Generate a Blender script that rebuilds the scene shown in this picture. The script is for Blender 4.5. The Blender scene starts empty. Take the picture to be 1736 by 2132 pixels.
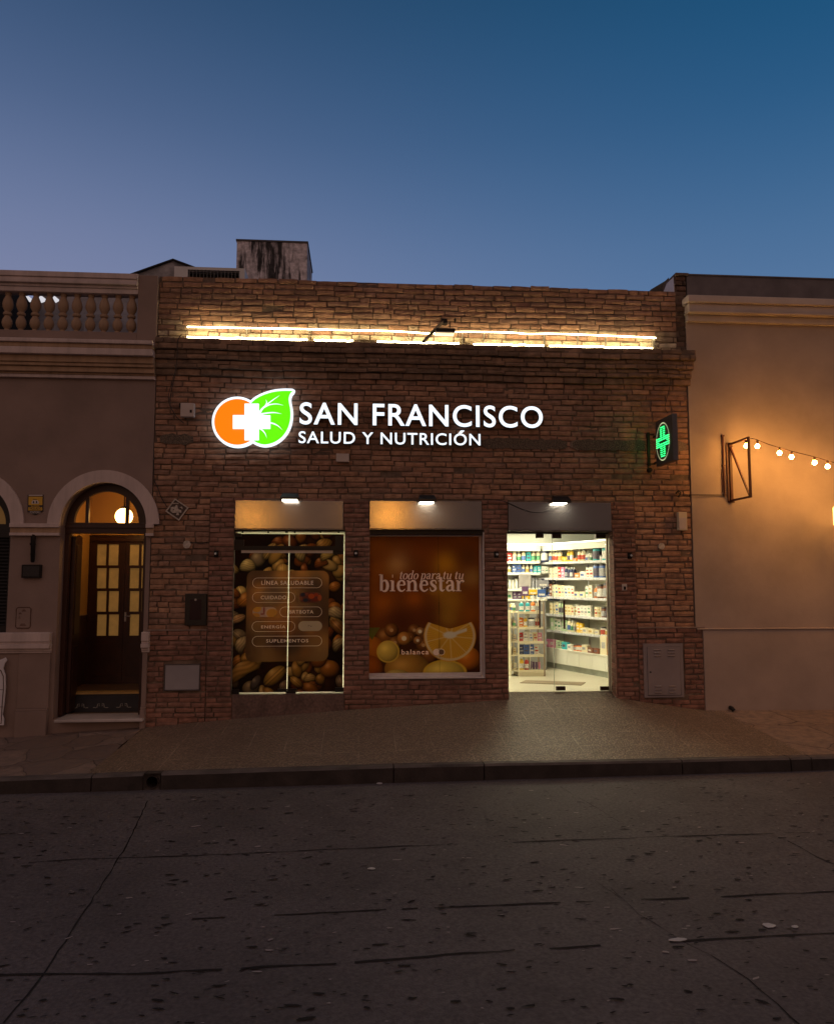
import bpy, math, random
import numpy as np
from math import sin, cos, pi, radians, atan2, sqrt, floor
from mathutils import Vector, Matrix
random.seed(7); np.random.seed(7)
scene = bpy.context.scene
COL = scene.collection

# ---------------------------------------------------------------- camera
F_PX = 1560.0; CW, CH = 868.0, 1066.0
YAW, PITCH, CAMY, CAMZ = radians(4.35), radians(5.09), -10.3, 1.55
cy_, sy_, cp_, sp_ = cos(YAW), sin(YAW), cos(PITCH), sin(PITCH)
FW = Vector((sy_*cp_, cy_*cp_, sp_)); RT = Vector((cy_, -sy_, 0)); UP = RT.cross(FW)
cam_d = bpy.data.cameras.new('camera'); cam = bpy.data.objects.new('camera', cam_d); COL.objects.link(cam)
cam_d.sensor_fit = 'HORIZONTAL'; cam_d.sensor_width = 36; cam_d.lens = 36*F_PX/1736
cam_d.clip_start = 0.05; cam_d.clip_end = 2000
m = Matrix((RT, UP, -FW)).transposed().to_4x4(); m.translation = Vector((0, CAMY, CAMZ)); cam.matrix_world = m
scene.camera = cam

# ---------------------------------------------------------------- sky (dusk, last glow behind the viewer) and soft low sun
def world():
    w = bpy.data.worlds.new("World"); scene.world = w; w.use_nodes = True
    nt = w.node_tree; nt.nodes.clear(); N = nt.nodes.new; L = nt.links.new
    out = N('ShaderNodeOutputWorld'); bg = N('ShaderNodeBackground'); L(bg.outputs[0], out.inputs[0])
    tc = N('ShaderNodeTexCoord'); sp = N('ShaderNodeSeparateXYZ'); L(tc.outputs['Generated'], sp.inputs[0])
    def ramp(stops):
        r = N('ShaderNodeValToRGB'); e = r.color_ramp.elements
        while len(e) < len(stops): e.new(0.5)
        for k, (p, c) in enumerate(stops): e[k].position = p; e[k].color = (*c, 1)
        L(sp.outputs['Z'], r.inputs[0]); r.color_ramp.interpolation = 'B_SPLINE'; return r
    def s(r, g, b): return tuple(((x/255+.055)/1.055)**2.4 if x > 10 else x/255/12.92 for x in (r, g, b))
    left = ramp([(0, s(150,140,160)), (.26, s(134,138,170)), (.40, s(112,126,162)), (.52, s(76,98,136)), (.66, s(38,70,104)), (1, s(22,44,70))])
    right = ramp([(0, s(110,135,170)), (.26, s(96,126,166)), (.40, s(68,108,150)), (.52, s(36,88,132)), (.66, s(8,74,112)), (1, s(10,40,64))])
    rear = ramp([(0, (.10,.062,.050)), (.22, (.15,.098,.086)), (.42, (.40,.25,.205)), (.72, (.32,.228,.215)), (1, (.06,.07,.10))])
    def mapr(sock, a, b):
        mr = N('ShaderNodeMapRange'); mr.interpolation_type = 'SMOOTHSTEP'; L(sock, mr.inputs['Value'])
        mr.inputs['From Min'].default_value = a; mr.inputs['From Max'].default_value = b; return mr.outputs[0]
    def mix(f, a, b):
        x = N('ShaderNodeMix'); x.data_type = 'RGBA'; L(f, x.inputs[0]); L(a, x.inputs[6]); L(b, x.inputs[7]); return x.outputs[2]
    front = mix(mapr(sp.outputs['X'], -.42, .62), left.outputs[0], right.outputs[0])
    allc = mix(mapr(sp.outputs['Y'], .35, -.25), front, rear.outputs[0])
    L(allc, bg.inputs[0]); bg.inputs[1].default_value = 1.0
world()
sd = bpy.data.lights.new('sun', 'SUN'); sun = bpy.data.objects.new('sun', sd); COL.objects.link(sun)
sd.energy = 0.02; sd.angle = radians(40); sd.color = (1, .62, .45)
sun.rotation_euler = (radians(78), 0, radians(-12))
scene.view_settings.view_transform = 'Standard'; scene.view_settings.look = 'None'
scene.view_settings.exposure = 0; scene.view_settings.gamma = 1
scene.cycles.max_bounces = 8; scene.cycles.sample_clamp_indirect = 6

# ---------------------------------------------------------------- measuring helpers: photograph point -> point on a plane of the place
def ray(u, v): return RT*((u-CW)/F_PX) + UP*(-(v-CH)/F_PX) + FW
def P(u, v, y=0.0):
    d = ray(u, v); t = (y-CAMY)/d.y; return (d.x*t, CAMZ+d.z*t)
def S(x, y, Y=0.0): return P(x*.74828, y*.74828, Y)
def PX(u, v, y=0.0): return P(u, v, y)[0]
def PZ(u, v, y=0.0): return P(u, v, y)[1]
def RR(u0, v0, u1, v1, y=0.0):
    um, vm = (u0+u1)/2, (v0+v1)/2
    return PX(u0, vm, y), PX(u1, vm, y), PZ(um, v1, y), PZ(um, v0, y)
def RS(x0, y0, x1, y1, y=0.0): k = .74828; return RR(x0*k, y0*k, x1*k, y1*k, y)
def onz(u, v, z):
    d = ray(u, v); t = (z-CAMZ)/d.z; return (d.x*t, CAMY+d.y*t)

# ---------------------------------------------------------------- materials
MATS = {}
def pm(name, col=(.5,.5,.5), rough=.6, metal=0.0, ns=6.0, na=.18, bump=.15, bs=60.0, emis=None, es=1.0, attr=False, stain=0.0, stain_s=1.2, streak=False, st0=.42, st1=.68, aniso=0.0, trans=0.0, spec=None):
    if name in MATS: return MATS[name]
    mt = bpy.data.materials.new(name); mt.use_nodes = True; nt = mt.node_tree; N = nt.nodes.new; L = nt.links.new
    b = nt.nodes['Principled BSDF']; tc = N('ShaderNodeTexCoord')
    n1 = N('ShaderNodeTexNoise'); n1.inputs['Scale'].default_value = ns; n1.inputs['Detail'].default_value = 6; L(tc.outputs['Object'], n1.inputs['Vector'])
    mr = N('ShaderNodeMapRange'); L(n1.outputs[0], mr.inputs['Value']); mr.inputs['From Min'].default_value = .3; mr.inputs['From Max'].default_value = .7
    mr.inputs['To Min'].default_value = 1-na; mr.inputs['To Max'].default_value = 1+na
    vm = N('ShaderNodeVectorMath'); vm.operation = 'SCALE'; L(mr.outputs[0], vm.inputs['Scale'])
    if attr:
        at = N('ShaderNodeAttribute'); at.attribute_name = 'Col'; L(at.outputs['Color'], vm.inputs[0])
    else: vm.inputs[0].default_value = col
    c = vm.outputs[0]
    if stain:
        n2 = N('ShaderNodeTexNoise'); n2.inputs['Scale'].default_value = stain_s; n2.inputs['Detail'].default_value = 8; n2.inputs['Roughness'].default_value = .65
        if streak:
            mp = N('ShaderNodeMapping'); mp.inputs['Scale'].default_value = (3.5, 3.5, .35); L(tc.outputs['Object'], mp.inputs[0]); L(mp.outputs[0], n2.inputs['Vector'])
        else: L(tc.outputs['Object'], n2.inputs['Vector'])
        m2 = N('ShaderNodeMapRange'); L(n2.outputs[0], m2.inputs['Value']); m2.inputs['From Min'].default_value = st0; m2.inputs['From Max'].default_value = st1
        m2.inputs['To Min'].default_value = 1; m2.inputs['To Max'].default_value = 1-stain
        v2 = N('ShaderNodeVectorMath'); v2.operation = 'SCALE'; L(c, v2.inputs[0]); L(m2.outputs[0], v2.inputs['Scale']); c = v2.outputs[0]
    L(c, b.inputs['Base Color'])
    b.inputs['Roughness'].default_value = rough; b.inputs['Metallic'].default_value = metal
    if spec is not None: b.inputs['Specular IOR Level'].default_value = spec
    if aniso: b.inputs['Anisotropic'].default_value = aniso
    if emis: b.inputs['Emission Color'].default_value = (*emis, 1); b.inputs['Emission Strength'].default_value = es
    if bump:
        n3 = N('ShaderNodeTexNoise'); n3.inputs['Scale'].default_value = bs; n3.inputs['Detail'].default_value = 5; L(tc.outputs['Object'], n3.inputs['Vector'])
        bp = N('ShaderNodeBump'); bp.inputs['Strength'].default_value = bump; bp.inputs['Distance'].default_value = .01; L(n3.outputs[0], bp.inputs['Height']); L(bp.outputs[0], b.inputs['Normal'])
    if trans:
        tr = N('ShaderNodeBsdfTranslucent'); L(c, tr.inputs[0]); mx = N('ShaderNodeMixShader'); mx.inputs[0].default_value = trans
        L(b.outputs[0], mx.inputs[1]); L(tr.outputs[0], mx.inputs[2]); L(mx.outputs[0], nt.nodes['Material Output'].inputs[0])
    MATS[name] = mt; return mt
def glass_mat(name, tint=(1,1,1), refl=.06):
    if name in MATS: return MATS[name]
    mt = bpy.data.materials.new(name); mt.use_nodes = True; nt = mt.node_tree; nt.nodes.clear(); N = nt.nodes.new; L = nt.links.new
    o = N('ShaderNodeOutputMaterial'); t = N('ShaderNodeBsdfTransparent'); t.inputs[0].default_value = (*tint, 1)
    g = N('ShaderNodeBsdfGlossy'); g.inputs['Roughness'].default_value = .03
    fr = N('ShaderNodeFresnel'); fr.inputs[0].default_value = 1.4
    mx = N('ShaderNodeMixShader'); L(fr.outputs[0], mx.inputs[0]); L(t.outputs[0], mx.inputs[1]); L(g.outputs[0], mx.inputs[2]); L(mx.outputs[0], o.inputs[0])
    MATS[name] = mt; return mt
def emit(name, col, st):
    if name in MATS: return MATS[name]
    return pm(name, (.03,.03,.03), .6, emis=col, es=st, bump=0, na=.03)

# ---------------------------------------------------------------- mesh builder
class MB:
    def __init__(s): s.v = []; s.f = []; s.m = []; s.c = []
    def face(s, pts, mi=0, c=(1,1,1)):
        n = len(s.v); s.v += [tuple(p) for p in pts]; s.f.append(tuple(range(n, n+len(pts)))); s.m.append(mi); s.c.append(c)
    def box(s, x0, x1, y0, y1, z0, z1, mi=0, c=(1,1,1)):
        n = len(s.v); s.v += [(x0,y0,z0),(x1,y0,z0),(x1,y1,z0),(x0,y1,z0),(x0,y0,z1),(x1,y0,z1),(x1,y1,z1),(x0,y1,z1)]
        for q in ((0,3,2,1),(4,5,6,7),(0,1,5,4),(1,2,6,5),(2,3,7,6),(3,0,4,7)): s.f.append(tuple(n+k for k in q)); s.m.append(mi); s.c.append(c)
    def prism(s, pts, y0, y1, mi=0, c=(1,1,1)):      # pts in (x,z); y0 front, y1 back
        k = len(pts); n = len(s.v); s.v += [(x, y0, z) for x, z in pts] + [(x, y1, z) for x, z in pts]
        s.f.append(tuple(range(n, n+k))); s.f.append(tuple(range(n+2*k-1, n+k-1, -1)))
        for i in range(k): j = (i+1) % k; s.f.append((n+i, n+k+i, n+k+j, n+j))
        s.m += [mi]*(k+2); s.c += [c]*(k+2)
    def tube(s, pts, r, n=8, mi=0, c=(1,1,1), cap=True):
        pts = [Vector(p) for p in pts]; rings = []
        rr = r if isinstance(r, (list, tuple)) else [r]*len(pts)
        for i, p in enumerate(pts):
            t = (pts[min(i+1, len(pts)-1)] - pts[max(i-1, 0)]).normalized()
            a = t.cross(Vector((0,0,1))); a = t.cross(Vector((0,1,0))) if a.length < .05 else a; a.normalize(); b = t.cross(a)
            base = len(s.v); s.v += [tuple(p + (a*cos(2*pi*k/n) + b*sin(2*pi*k/n))*rr[i]) for k in range(n)]; rings.append(base)
        for i in range(len(rings)-1):
            for k in range(n):
                s.f.append((rings[i]+k, rings[i]+(k+1) % n, rings[i+1]+(k+1) % n, rings[i+1]+k)); s.m.append(mi); s.c.append(c)
        if cap:
            s.f.append(tuple(rings[0]+k for k in range(n))[::-1]); s.f.append(tuple(rings[-1]+k for k in range(n))); s.m += [mi]*2; s.c += [c]*2
    def bar(s, a, b, w, mi=0, c=(1,1,1)):             # square bar
        a, b = Vector(a), Vector(b); t = (b-a).normalized(); x = t.cross(Vector((0,0,1)))
        if x.length < .05: x = Vector((1,0,0))
        x.normalize(); y = t.cross(x); n = len(s.v)
        for p in (a, b):
            for i, j in ((-1,-1),(1,-1),(1,1),(-1,1)): s.v.append(tuple(p + x*i*w/2 + y*j*w/2))
        for q in ((3,2,1,0),(4,5,6,7),(0,1,5,4),(1,2,6,5),(2,3,7,6),(3,0,4,7)): s.f.append(tuple(n+k for k in q)); s.m.append(mi); s.c.append(c)
    def lathe(s, prof, cx=0, cy=0, n=16, mi=0, axis='z', c=(1,1,1)):
        base = len(s.v)
        for r, z in prof:
            for k in range(n):
                a = 2*pi*k/n; X, Y = r*cos(a), r*sin(a)
                s.v.append((cx+X, cy+Y, z) if axis == 'z' else (cx+X, z, cy+Y))
        for i in range(len(prof)-1):
            for k in range(n):
                q = (base+i*n+k, base+i*n+(k+1) % n, base+(i+1)*n+(k+1) % n, base+(i+1)*n+k)
                s.f.append(q if axis == 'z' else q[::-1]); s.m.append(mi); s.c.append(c)
    def ring(s, cx, cz, r0, r1, a0, a1, y0, y1, n=40, mi=0):   # arch ring in xz
        A = [a0+(a1-a0)*k/n for k in range(n+1)]
        o = [(cx+r1*cos(a), cz+r1*sin(a)) for a in A]; i = [(cx+r0*cos(a), cz+r0*sin(a)) for a in A]
        for k in range(n):
            a, b, c_, d = i[k], i[k+1], o[k+1], o[k]
            s.face([(x, y0, z) for x, z in (a, b, c_, d)], mi); s.face([(x, y1, z) for x, z in (d, c_, b, a)], mi)
            s.face([(d[0],y0,d[1]),(c_[0],y0,c_[1]),(c_[0],y1,c_[1]),(d[0],y1,d[1])], mi)
            s.face([(b[0],y0,b[1]),(a[0],y0,a[1]),(a[0],y1,a[1]),(b[0],y1,b[1])], mi)
    def cellwall(s, x0, x1, z0, z1, holes, y0, y1, mi=0):
        xs = sorted({x0, x1, *[h[0] for h in holes], *[h[1] for h in holes]}); xs = [x for x in xs if x0 <= x <= x1]
        zs = sorted({z0, z1, *[h[2] for h in holes], *[h[3] for h in holes]}); zs = [z for z in zs if z0 <= z <= z1]
        def solid(i, j):
            if i < 0 or j < 0 or i >= len(xs)-1 or j >= len(zs)-1: return False
            cx, cz = (xs[i]+xs[i+1])/2, (zs[j]+zs[j+1])/2
            return not any(h[0] < cx < h[1] and h[2] < cz < h[3] for h in holes)
        for i in range(len(xs)-1):
            for j in range(len(zs)-1):
                if not solid(i, j): continue
                a, b, c, d = xs[i], xs[i+1], zs[j], zs[j+1]
                s.face([(a,y0,c),(b,y0,c),(b,y0,d),(a,y0,d)], mi); s.face([(b,y1,c),(a,y1,c),(a,y1,d),(b,y1,d)], mi)
                if not solid(i-1, j): s.face([(a,y1,c),(a,y0,c),(a,y0,d),(a,y1,d)], mi)
                if not solid(i+1, j): s.face([(b,y0,c),(b,y1,c),(b,y1,d),(b,y0,d)], mi)
                if not solid(i, j-1): s.face([(a,y1,c),(b,y1,c),(b,y0,c),(a,y0,c)], mi)
                if not solid(i, j+1): s.face([(a,y0,d),(b,y0,d),(b,y1,d),(a,y1,d)], mi)
    def build(s, name, mats, parent=None, bevel=0, smooth=False, local=False, sub=0, loc=None):
        if not isinstance(mats, (list, tuple)): mats = [mats]
        off = Vector((0,0,0))
        if loc is not None: off = Vector(loc)
        me = bpy.data.meshes.new(name)
        me.from_pydata([(x-off.x, y-off.y, z-off.z) for x, y, z in s.v], [], s.f)
        for mt in mats: me.materials.append(mt)
        me.polygons.foreach_set('material_index', s.m)
        if any(c != (1,1,1) for c in s.c):
            ca = me.color_attributes.new('Col', 'FLOAT_COLOR', 'CORNER'); buf = []
            for f, c in zip(s.f, s.c): buf += [c[0], c[1], c[2], 1.0]*len(f)
            ca.data.foreach_set('color', buf)
        if smooth: me.polygons.foreach_set('use_smooth', [True]*len(me.polygons))
        me.update(); me.validate()
        o = bpy.data.objects.new(name, me); COL.objects.link(o); o.location = off
        if smooth: 
            md = o.modifiers.new('es', 'EDGE_SPLIT'); md.split_angle = radians(40)
        if parent:
            o.parent = parent
            if not local: o.location = off - wl(parent)
        if bevel:
            md = o.modifiers.new('bev', 'BEVEL'); md.width = bevel; md.segments = 2; md.limit_method = 'ANGLE'
        return o
def wl(o):
    v = Vector((0,0,0))
    while o: v = v + Vector(o.location); o = o.parent
    return v
def tag(o, label=None, cat=None, group=None, kind=None):
    if label: o['label'] = label
    if cat: o['category'] = cat
    if group: o['group'] = group
    if kind: o['kind'] = kind
    return o
def thing(name, loc, label, cat, group=None, rz=0):
    o = bpy.data.objects.new(name, None); COL.objects.link(o); o.location = loc; o.rotation_euler = (0,0,rz); o.empty_display_size = .1
    return tag(o, label, cat, group)
def copy_tree(o, parent=None):
    c = o.copy(); COL.objects.link(c)
    if parent: c.parent = parent
    for ch in list(o.children): copy_tree(ch, c)
    return c

# text -> 2D triangles (built-in font)
def text2d(txt, offset=0.0, spacing=1.0, shear=0.0):
    cu = bpy.data.curves.new('t', 'FONT'); cu.body = txt; cu.size = 1; cu.offset = offset; cu.space_character = spacing; cu.shear = shear; cu.fill_mode = 'FRONT'; cu.resolution_u = 6
    ob = bpy.data.objects.new('t', cu); COL.objects.link(ob)
    dg = bpy.context.evaluated_depsgraph_get(); me = bpy.data.meshes.new_from_object(ob.evaluated_get(dg))
    v = [(p.co.x, p.co.y) for p in me.vertices]; f = [tuple(p.vertices) for p in me.polygons]
    bpy.data.objects.remove(ob); bpy.data.curves.remove(cu); bpy.data.meshes.remove(me)
    # merge duplicate vertices
    key = {}; idx = []; nv = []
    for p in v:
        k = (round(p[0], 5), round(p[1], 5))
        if k not in key: key[k] = len(nv); nv.append(p)
        idx.append(key[k])
    f = [tuple(idx[i] for i in q) for q in f]; f = [q for q in f if len(set(q)) == len(q)]
    return nv, f
def fit(v, x0, x1, z0, z1):
    a, b = min(p[0] for p in v), max(p[0] for p in v); c, d = min(p[1] for p in v), max(p[1] for p in v)
    return [(x0+(p[0]-a)/(b-a)*(x1-x0), z0+(p[1]-c)/(d-c)*(z1-z0)) for p in v]
def flat_text(mb, txt, x0, x1, z0, z1, y, mi=0, c=(1,1,1), **kw):
    v, f = text2d(txt, **kw); v = fit(v, x0, x1, z0, z1)
    for q in f: mb.face([(v[i][0], y, v[i][1]) for i in q], mi, c)
def extrude2d(mb, v, f, y0, y1, mi=0, ms=1):
    e = {}
    for q in f:
        for i in range(len(q)): a, b = q[i], q[(i+1) % len(q)]; e[(a, b)] = 1
        mb.face([(v[i][0], y0, v[i][1]) for i in q], mi); mb.face([(v[i][0], y1, v[i][1]) for i in q][::-1], ms)
    for (a, b) in e:
        if (b, a) not in e: mb.face([(v[a][0],y0,v[a][1]),(v[a][0],y1,v[a][1]),(v[b][0],y1,v[b][1]),(v[b][0],y0,v[b][1])], ms)
def components(v, f):
    par = list(range(len(v)))
    def fd(a):
        while par[a] != a: par[a] = par[par[a]]; a = par[a]
        return a
    for q in f:
        for i in q[1:]: par[fd(i)] = fd(q[0])
    g = {}
    for q in f: g.setdefault(fd(q[0]), []).append(q)
    comps = []
    for qs in g.values():
        xs = [v[i][0] for q in qs for i in q]; comps.append([min(xs), max(xs), qs])
    comps.sort(key=lambda c: c[0]); out = []
    for c in comps:
        for o in out:
            ov = min(c[1], o[1]) - max(c[0], o[0])
            if ov > .6*min(c[1]-c[0], o[1]-o[0]): o[2] = o[2]+c[2]; o[0] = min(o[0], c[0]); o[1] = max(o[1], c[1]); break
        else: out.append(c)
    return out
def smooth_pts(pts, n=6):
    out = []
    for i in range(len(pts)-1):
        p0 = pts[max(i-1, 0)]; p1 = pts[i]; p2 = pts[i+1]; p3 = pts[min(i+2, len(pts)-1)]
        for k in range(n):
            t = k/n
            out.append(tuple(.5*((2*b)+(-a+c)*t+(2*a-5*b+4*c-d)*t*t+(-a+3*b-3*c+d)*t**3) for a, b, c, d in zip(p0, p1, p2, p3)))
    out.append(tuple(pts[-1])); return out
# ================================================================= SETTING: ground, road, kerb, sidewalk
BASE = [(0,1535),(325,1512),(483,1497),(717,1478),(900,1466),(1060,1456),(1175,1452),(1285,1453),(1463,1478),(1600,1478),(1736,1477)]
BX = [P(u, v) for u, v in BASE]; BX = [(BX[0][0]-22, BX[0][1]-1.2)] + BX + [(BX[-1][0]+22, BX[-1][1]-.1)]
YK = -2.2
KX = [P(u, v, YK) for u, v in [(0,1624),(325,1612),(868,1595),(1300,1587),(1736,1577)]]; KX = [(KX[0][0]-22, KX[0][1]-.6)] + KX + [(KX[-1][0]+22, KX[-1][1]+.2)]
RZ = [P(u, v, YK) for u, v in [(0,1657),(868,1629),(1736,1606)]]
RB = (RZ[2][1]-RZ[0][1])/(RZ[2][0]-RZ[0][0]); RA = RZ[1][1]-RB*RZ[1][0]
def interp(T, x): return float(np.interp(x, [p[0] for p in T], [p[1] for p in T]))
def zbase(x): return interp(BX, x)
def zkerb(x): return interp(KX, x)
def zroad(x): return RA + RB*max(-20, min(20, x))
def onroad(u, v):
    z = RA
    for _ in range(4): x, y = onz(u, v, z); z = zroad(x)
    return x, y, z
XL = PX(321.5, 900); XR = PX(1436, 1000)            # brick front between the two neighbours
Z0 = PZ(1165, 1440, .3)                             # shop floor

concrete = pm('street_concrete', (.100,.086,.088), .78, ns=38, na=.30, bump=.55, bs=90, stain=.32, stain_s=1.1)
crackm = pm('street_crack', (.007,.006,.006), .95, ns=9, na=.3, bump=0)
chipm = pm('street_chip', (.30,.26,.26), .8, ns=9, na=.2, bump=0)
mb = MB()
mb.face([(-150,-150,-1.6),(150,-150,-1.6),(150,150,-1.6),(-150,150,-1.6)])
tag(mb.build('ground', pm('ground_earth', (.06,.05,.045), .9)), kind='structure')
mb = MB()
NX = 60
xs = [-26+52*i/NX for i in range(NX+1)]; ys = [YK, -3, -4.5, -6, -7.5, -9.3]
for i in range(NX):
    for j in range(len(ys)-1):
        a, b, c, d = xs[i], xs[i+1], ys[j+1], ys[j]
        mb.face([(a,c,zroad(a)),(b,c,zroad(b)),(b,d,zroad(b)),(a,d,zroad(a))])
def crack(pts, w=.012, lift=.003, gap=.0, seg=.10, jit=.012):
    # ragged strip along a ground polyline
    P3 = []
    for (a, b) in zip(pts[:-1], pts[1:]):
        n = max(2, int(sqrt((b[0]-a[0])**2+(b[1]-a[1])**2)/seg))
        for k in range(n): P3.append((a[0]+(b[0]-a[0])*k/n, a[1]+(b[1]-a[1])*k/n))
    P3.append(pts[-1][:2]); dx, dy = P3[-1][0]-P3[0][0], P3[-1][1]-P3[0][1]; L = sqrt(dx*dx+dy*dy); nx, ny = -dy/L, dx/L
    off = [random.uniform(-jit, jit)*.6 for _ in P3]; wd = [w*random.uniform(.35, 1.2) for _ in P3]; on = True
    for i in range(len(P3)-1):
        if gap and random.random() < (gap if on else .45): on = not on
        if not on: continue
        q = []
        for k, sg in ((i,-1),(i+1,-1),(i+1,1),(i,1)):
            o = off[k]+sg*wd[k]/2; x, y = P3[k][0]+nx*o, P3[k][1]+ny*o; q.append((x, y, zroad(x)+lift))
        mb.face(q, 1)
def gp(*uv): return [onroad(u, v)[:2] for u, v in uv]
crack(gp((308,1668),(268,1755),(160,1925),(78,2048),(10,2132)), .013, .003)
crack(gp((60,1797),(180,1790),(470,1780),(870,1762),(1150,1752),(1480,1740),(1736,1733)), .016, .004, .07)
crack(gp((235,1923),(400,1915),(870,1893),(1200,1880),(1500,1868),(1736,1858)), .022, .004, .12)
crack(gp((-20,2033),(130,2030),(300,2028),(700,2008),(1000,1985),(1250,1970),(1600,1950),(1740,1945)), .022, .004, .12)
crack(gp((1270,1850),(1330,1905),(1420,1960),(1480,1990)), .005, .003, .15)
crack(gp((1480,1990),(1560,2040),(1680,2150)), .010, .003, .04)
crack(gp((1040,1700),(1290,1870)), .003, .003, .25)
crack(gp((1120,1600+12),(1290,1712)), .006, .003, .1)
crack(gp((1640,1752),(1700,1785),(1760,1810)), .01, .003)
def blob(x, y, r, el, mi, lift):
    n = random.randint(6, 9); a0 = random.random()*6; ang = random.gauss(0, .25); pts = []
    for k in range(n):
        a = a0+2*pi*k/n; rr = r*random.uniform(.6, 1.25); X, Y = rr*cos(a)*el, rr*sin(a)
        xx, yy = x+X*cos(ang)-Y*sin(ang), y+X*sin(ang)+Y*cos(ang); pts.append((xx, yy, zroad(xx)+lift))
    mb.face(pts, mi)
for k in range(3600):
    y = YK-.25-6.6*random.random()**1.0; x = random.uniform(-6, 7.5)
    r = min(.0115, .0044*math.exp(random.expovariate(2.4))); blob(x, y, r, random.uniform(2.0, 4.6), 1, .0045+.00001*k*.1)
for k in range(620):
    y = YK-.4-6.4*random.random(); x = random.uniform(-6, 7.5)
    blob(x, y, min(.011, .0036*math.exp(random.expovariate(2.4))), random.uniform(1.8, 4.0), 2, .0055)
tag(mb.build('road', [concrete, crackm, chipm]), kind='structure')

# sidewalk, three kinds of paving in one strip (flagstones left, pebble tiles, slabs right)
def paving(name, kind):
    mt = bpy.data.materials.new(name); mt.use_nodes = True; nt = mt.node_tree; N = nt.nodes.new; L = nt.links.new
    b = nt.nodes['Principled BSDF']; tc = N('ShaderNodeTexCoord'); b.inputs['Roughness'].default_value = .62
    def mixc(f, a, c, mode='MIX'):
        x = N('ShaderNodeMix'); x.data_type = 'RGBA'; x.blend_type = mode
        for s_, val in ((0, f), (6, a), (7, c)):
            if hasattr(val, 'is_linked'): L(val, x.inputs[s_])
            elif isinstance(val, tuple): x.inputs[s_].default_value = (*val, 1)
            else: x.inputs[s_].default_value = val
        return x.outputs[2]
    def rng(sock, a, c, d=0, e=1):
        r = N('ShaderNodeMapRange'); L(sock, r.inputs['Value']); r.inputs['From Min'].default_value = a; r.inputs['From Max'].default_value = c
        r.inputs['To Min'].default_value = d; r.inputs['To Max'].default_value = e; return r.outputs[0]
    def noise(sc, det=5, ro=.6):
        n = N('ShaderNodeTexNoise'); n.inputs['Scale'].default_value = sc; n.inputs['Detail'].default_value = det; n.inputs['Roughness'].default_value = ro; L(tc.outputs['Object'], n.inputs['Vector']); return n.outputs[0]
    big = noise(1.3, 6)
    if kind == 'tile':
        vo = N('ShaderNodeTexVoronoi'); vo.inputs['Scale'].default_value = 46; L(tc.outputs['Object'], vo.inputs['Vector'])
        peb = rng(vo.outputs['Distance'], .1, .6, 1.35, .5)
        c = mixc(big, (.25,.175,.125), (.37,.27,.195)); v = N('ShaderNodeVectorMath'); v.operation = 'SCALE'; L(c, v.inputs[0]); L(peb, v.inputs['Scale']); c = v.outputs[0]
        c = mixc(rng(noise(24, 6, .75), .46, .66), c, (.09,.066,.048))
        br = N('ShaderNodeTexBrick'); br.offset = 0.0; br.inputs['Scale'].default_value = 1; br.inputs['Brick Width'].default_value = .42; br.inputs['Row Height'].default_value = .42
        br.inputs['Mortar Size'].default_value = .008; br.inputs['Mortar Smooth'].default_value = .3; L(tc.outputs['Object'], br.inputs['Vector'])
        wear = rng(noise(2.2, 3), .46, .66); mm = N('ShaderNodeMath'); mm.operation = 'MULTIPLY'; L(br.outputs['Fac'], mm.inputs[0]); L(wear, mm.inputs[1])
        c = mixc(mm.outputs[0], c, (.38,.30,.22))
        st = rng(noise(3.1, 8, .7), .52, .72); c = mixc(st, c, (.13,.092,.07)); h = vo.outputs['Distance']; bpS = 1.0; dist = .011
        b.inputs['Roughness'].default_value = .42
    else:
        vo = N('ShaderNodeTexVoronoi'); vo.feature = 'DISTANCE_TO_EDGE'; vo.inputs['Scale'].default_value = 1.9 if kind == 'flag' else 1.2; vo.inputs['Randomness'].default_value = 1
        mp = N('ShaderNodeMapping'); mp.inputs['Rotation'].default_value = (0,0,.5); L(tc.outputs['Object'], mp.inputs[0])
        nn = N('ShaderNodeTexNoise'); nn.inputs['Scale'].default_value = 3; L(tc.outputs['Object'], nn.inputs['Vector'])
        ad = N('ShaderNodeVectorMath'); ad.operation = 'MULTIPLY_ADD'; L(nn.outputs['Color'], ad.inputs[0]); ad.inputs[1].default_value = (.14,.14,.14); L(mp.outputs[0], ad.inputs[2]); L(ad.outputs[0], vo.inputs['Vector'])
        v2 = N('ShaderNodeTexVoronoi'); v2.inputs['Scale'].default_value = vo.inputs['Scale'].default_value; L(ad.outputs[0], v2.inputs['Vector'])
        sh = N('ShaderNodeSeparateColor'); L(v2.outputs['Color'], sh.inputs[0])
        c = mixc(sh.outputs[0], (.14,.095,.078), (.30,.215,.175)) if kind == 'flag' else mixc(sh.outputs[0], (.27,.18,.13), (.34,.24,.18))
        c = mixc(rng(noise(9, 8, .7), .35, .7), c, (.13,.10,.09)); c = mixc(rng(vo.outputs['Distance'], .012, .0, 0, 1), c, (.03,.022,.02))
        h = rng(vo.outputs['Distance'], 0, .05); bpS = .7; dist = .02
    L(c, b.inputs['Base Color'])
    n4 = noise(70, 4)
    ad2 = N('ShaderNodeMath'); ad2.operation = 'MULTIPLY_ADD'; L(n4, ad2.inputs[0]); ad2.inputs[1].default_value = .6; L(h, ad2.inputs[2])
    bp = N('ShaderNodeBump'); bp.inputs['Strength'].default_value = bpS; bp.inputs['Distance'].default_value = dist; L(ad2.outputs[0], bp.inputs['Height']); L(bp.outputs[0], b.inputs['Normal'])
    return mt
mb = MB(); XS = sorted(set([-26, -16, -10] + [-8+.2*k for k in range(86)] + [XL, 10, 16, 26]))
x_slab = PX(1560, 1500, -1)
def zs(x, t):
    b0, k0 = zbase(x), zkerb(x)+.002
    return b0+(k0-b0)*t
KW = .13; TN = 10
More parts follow.
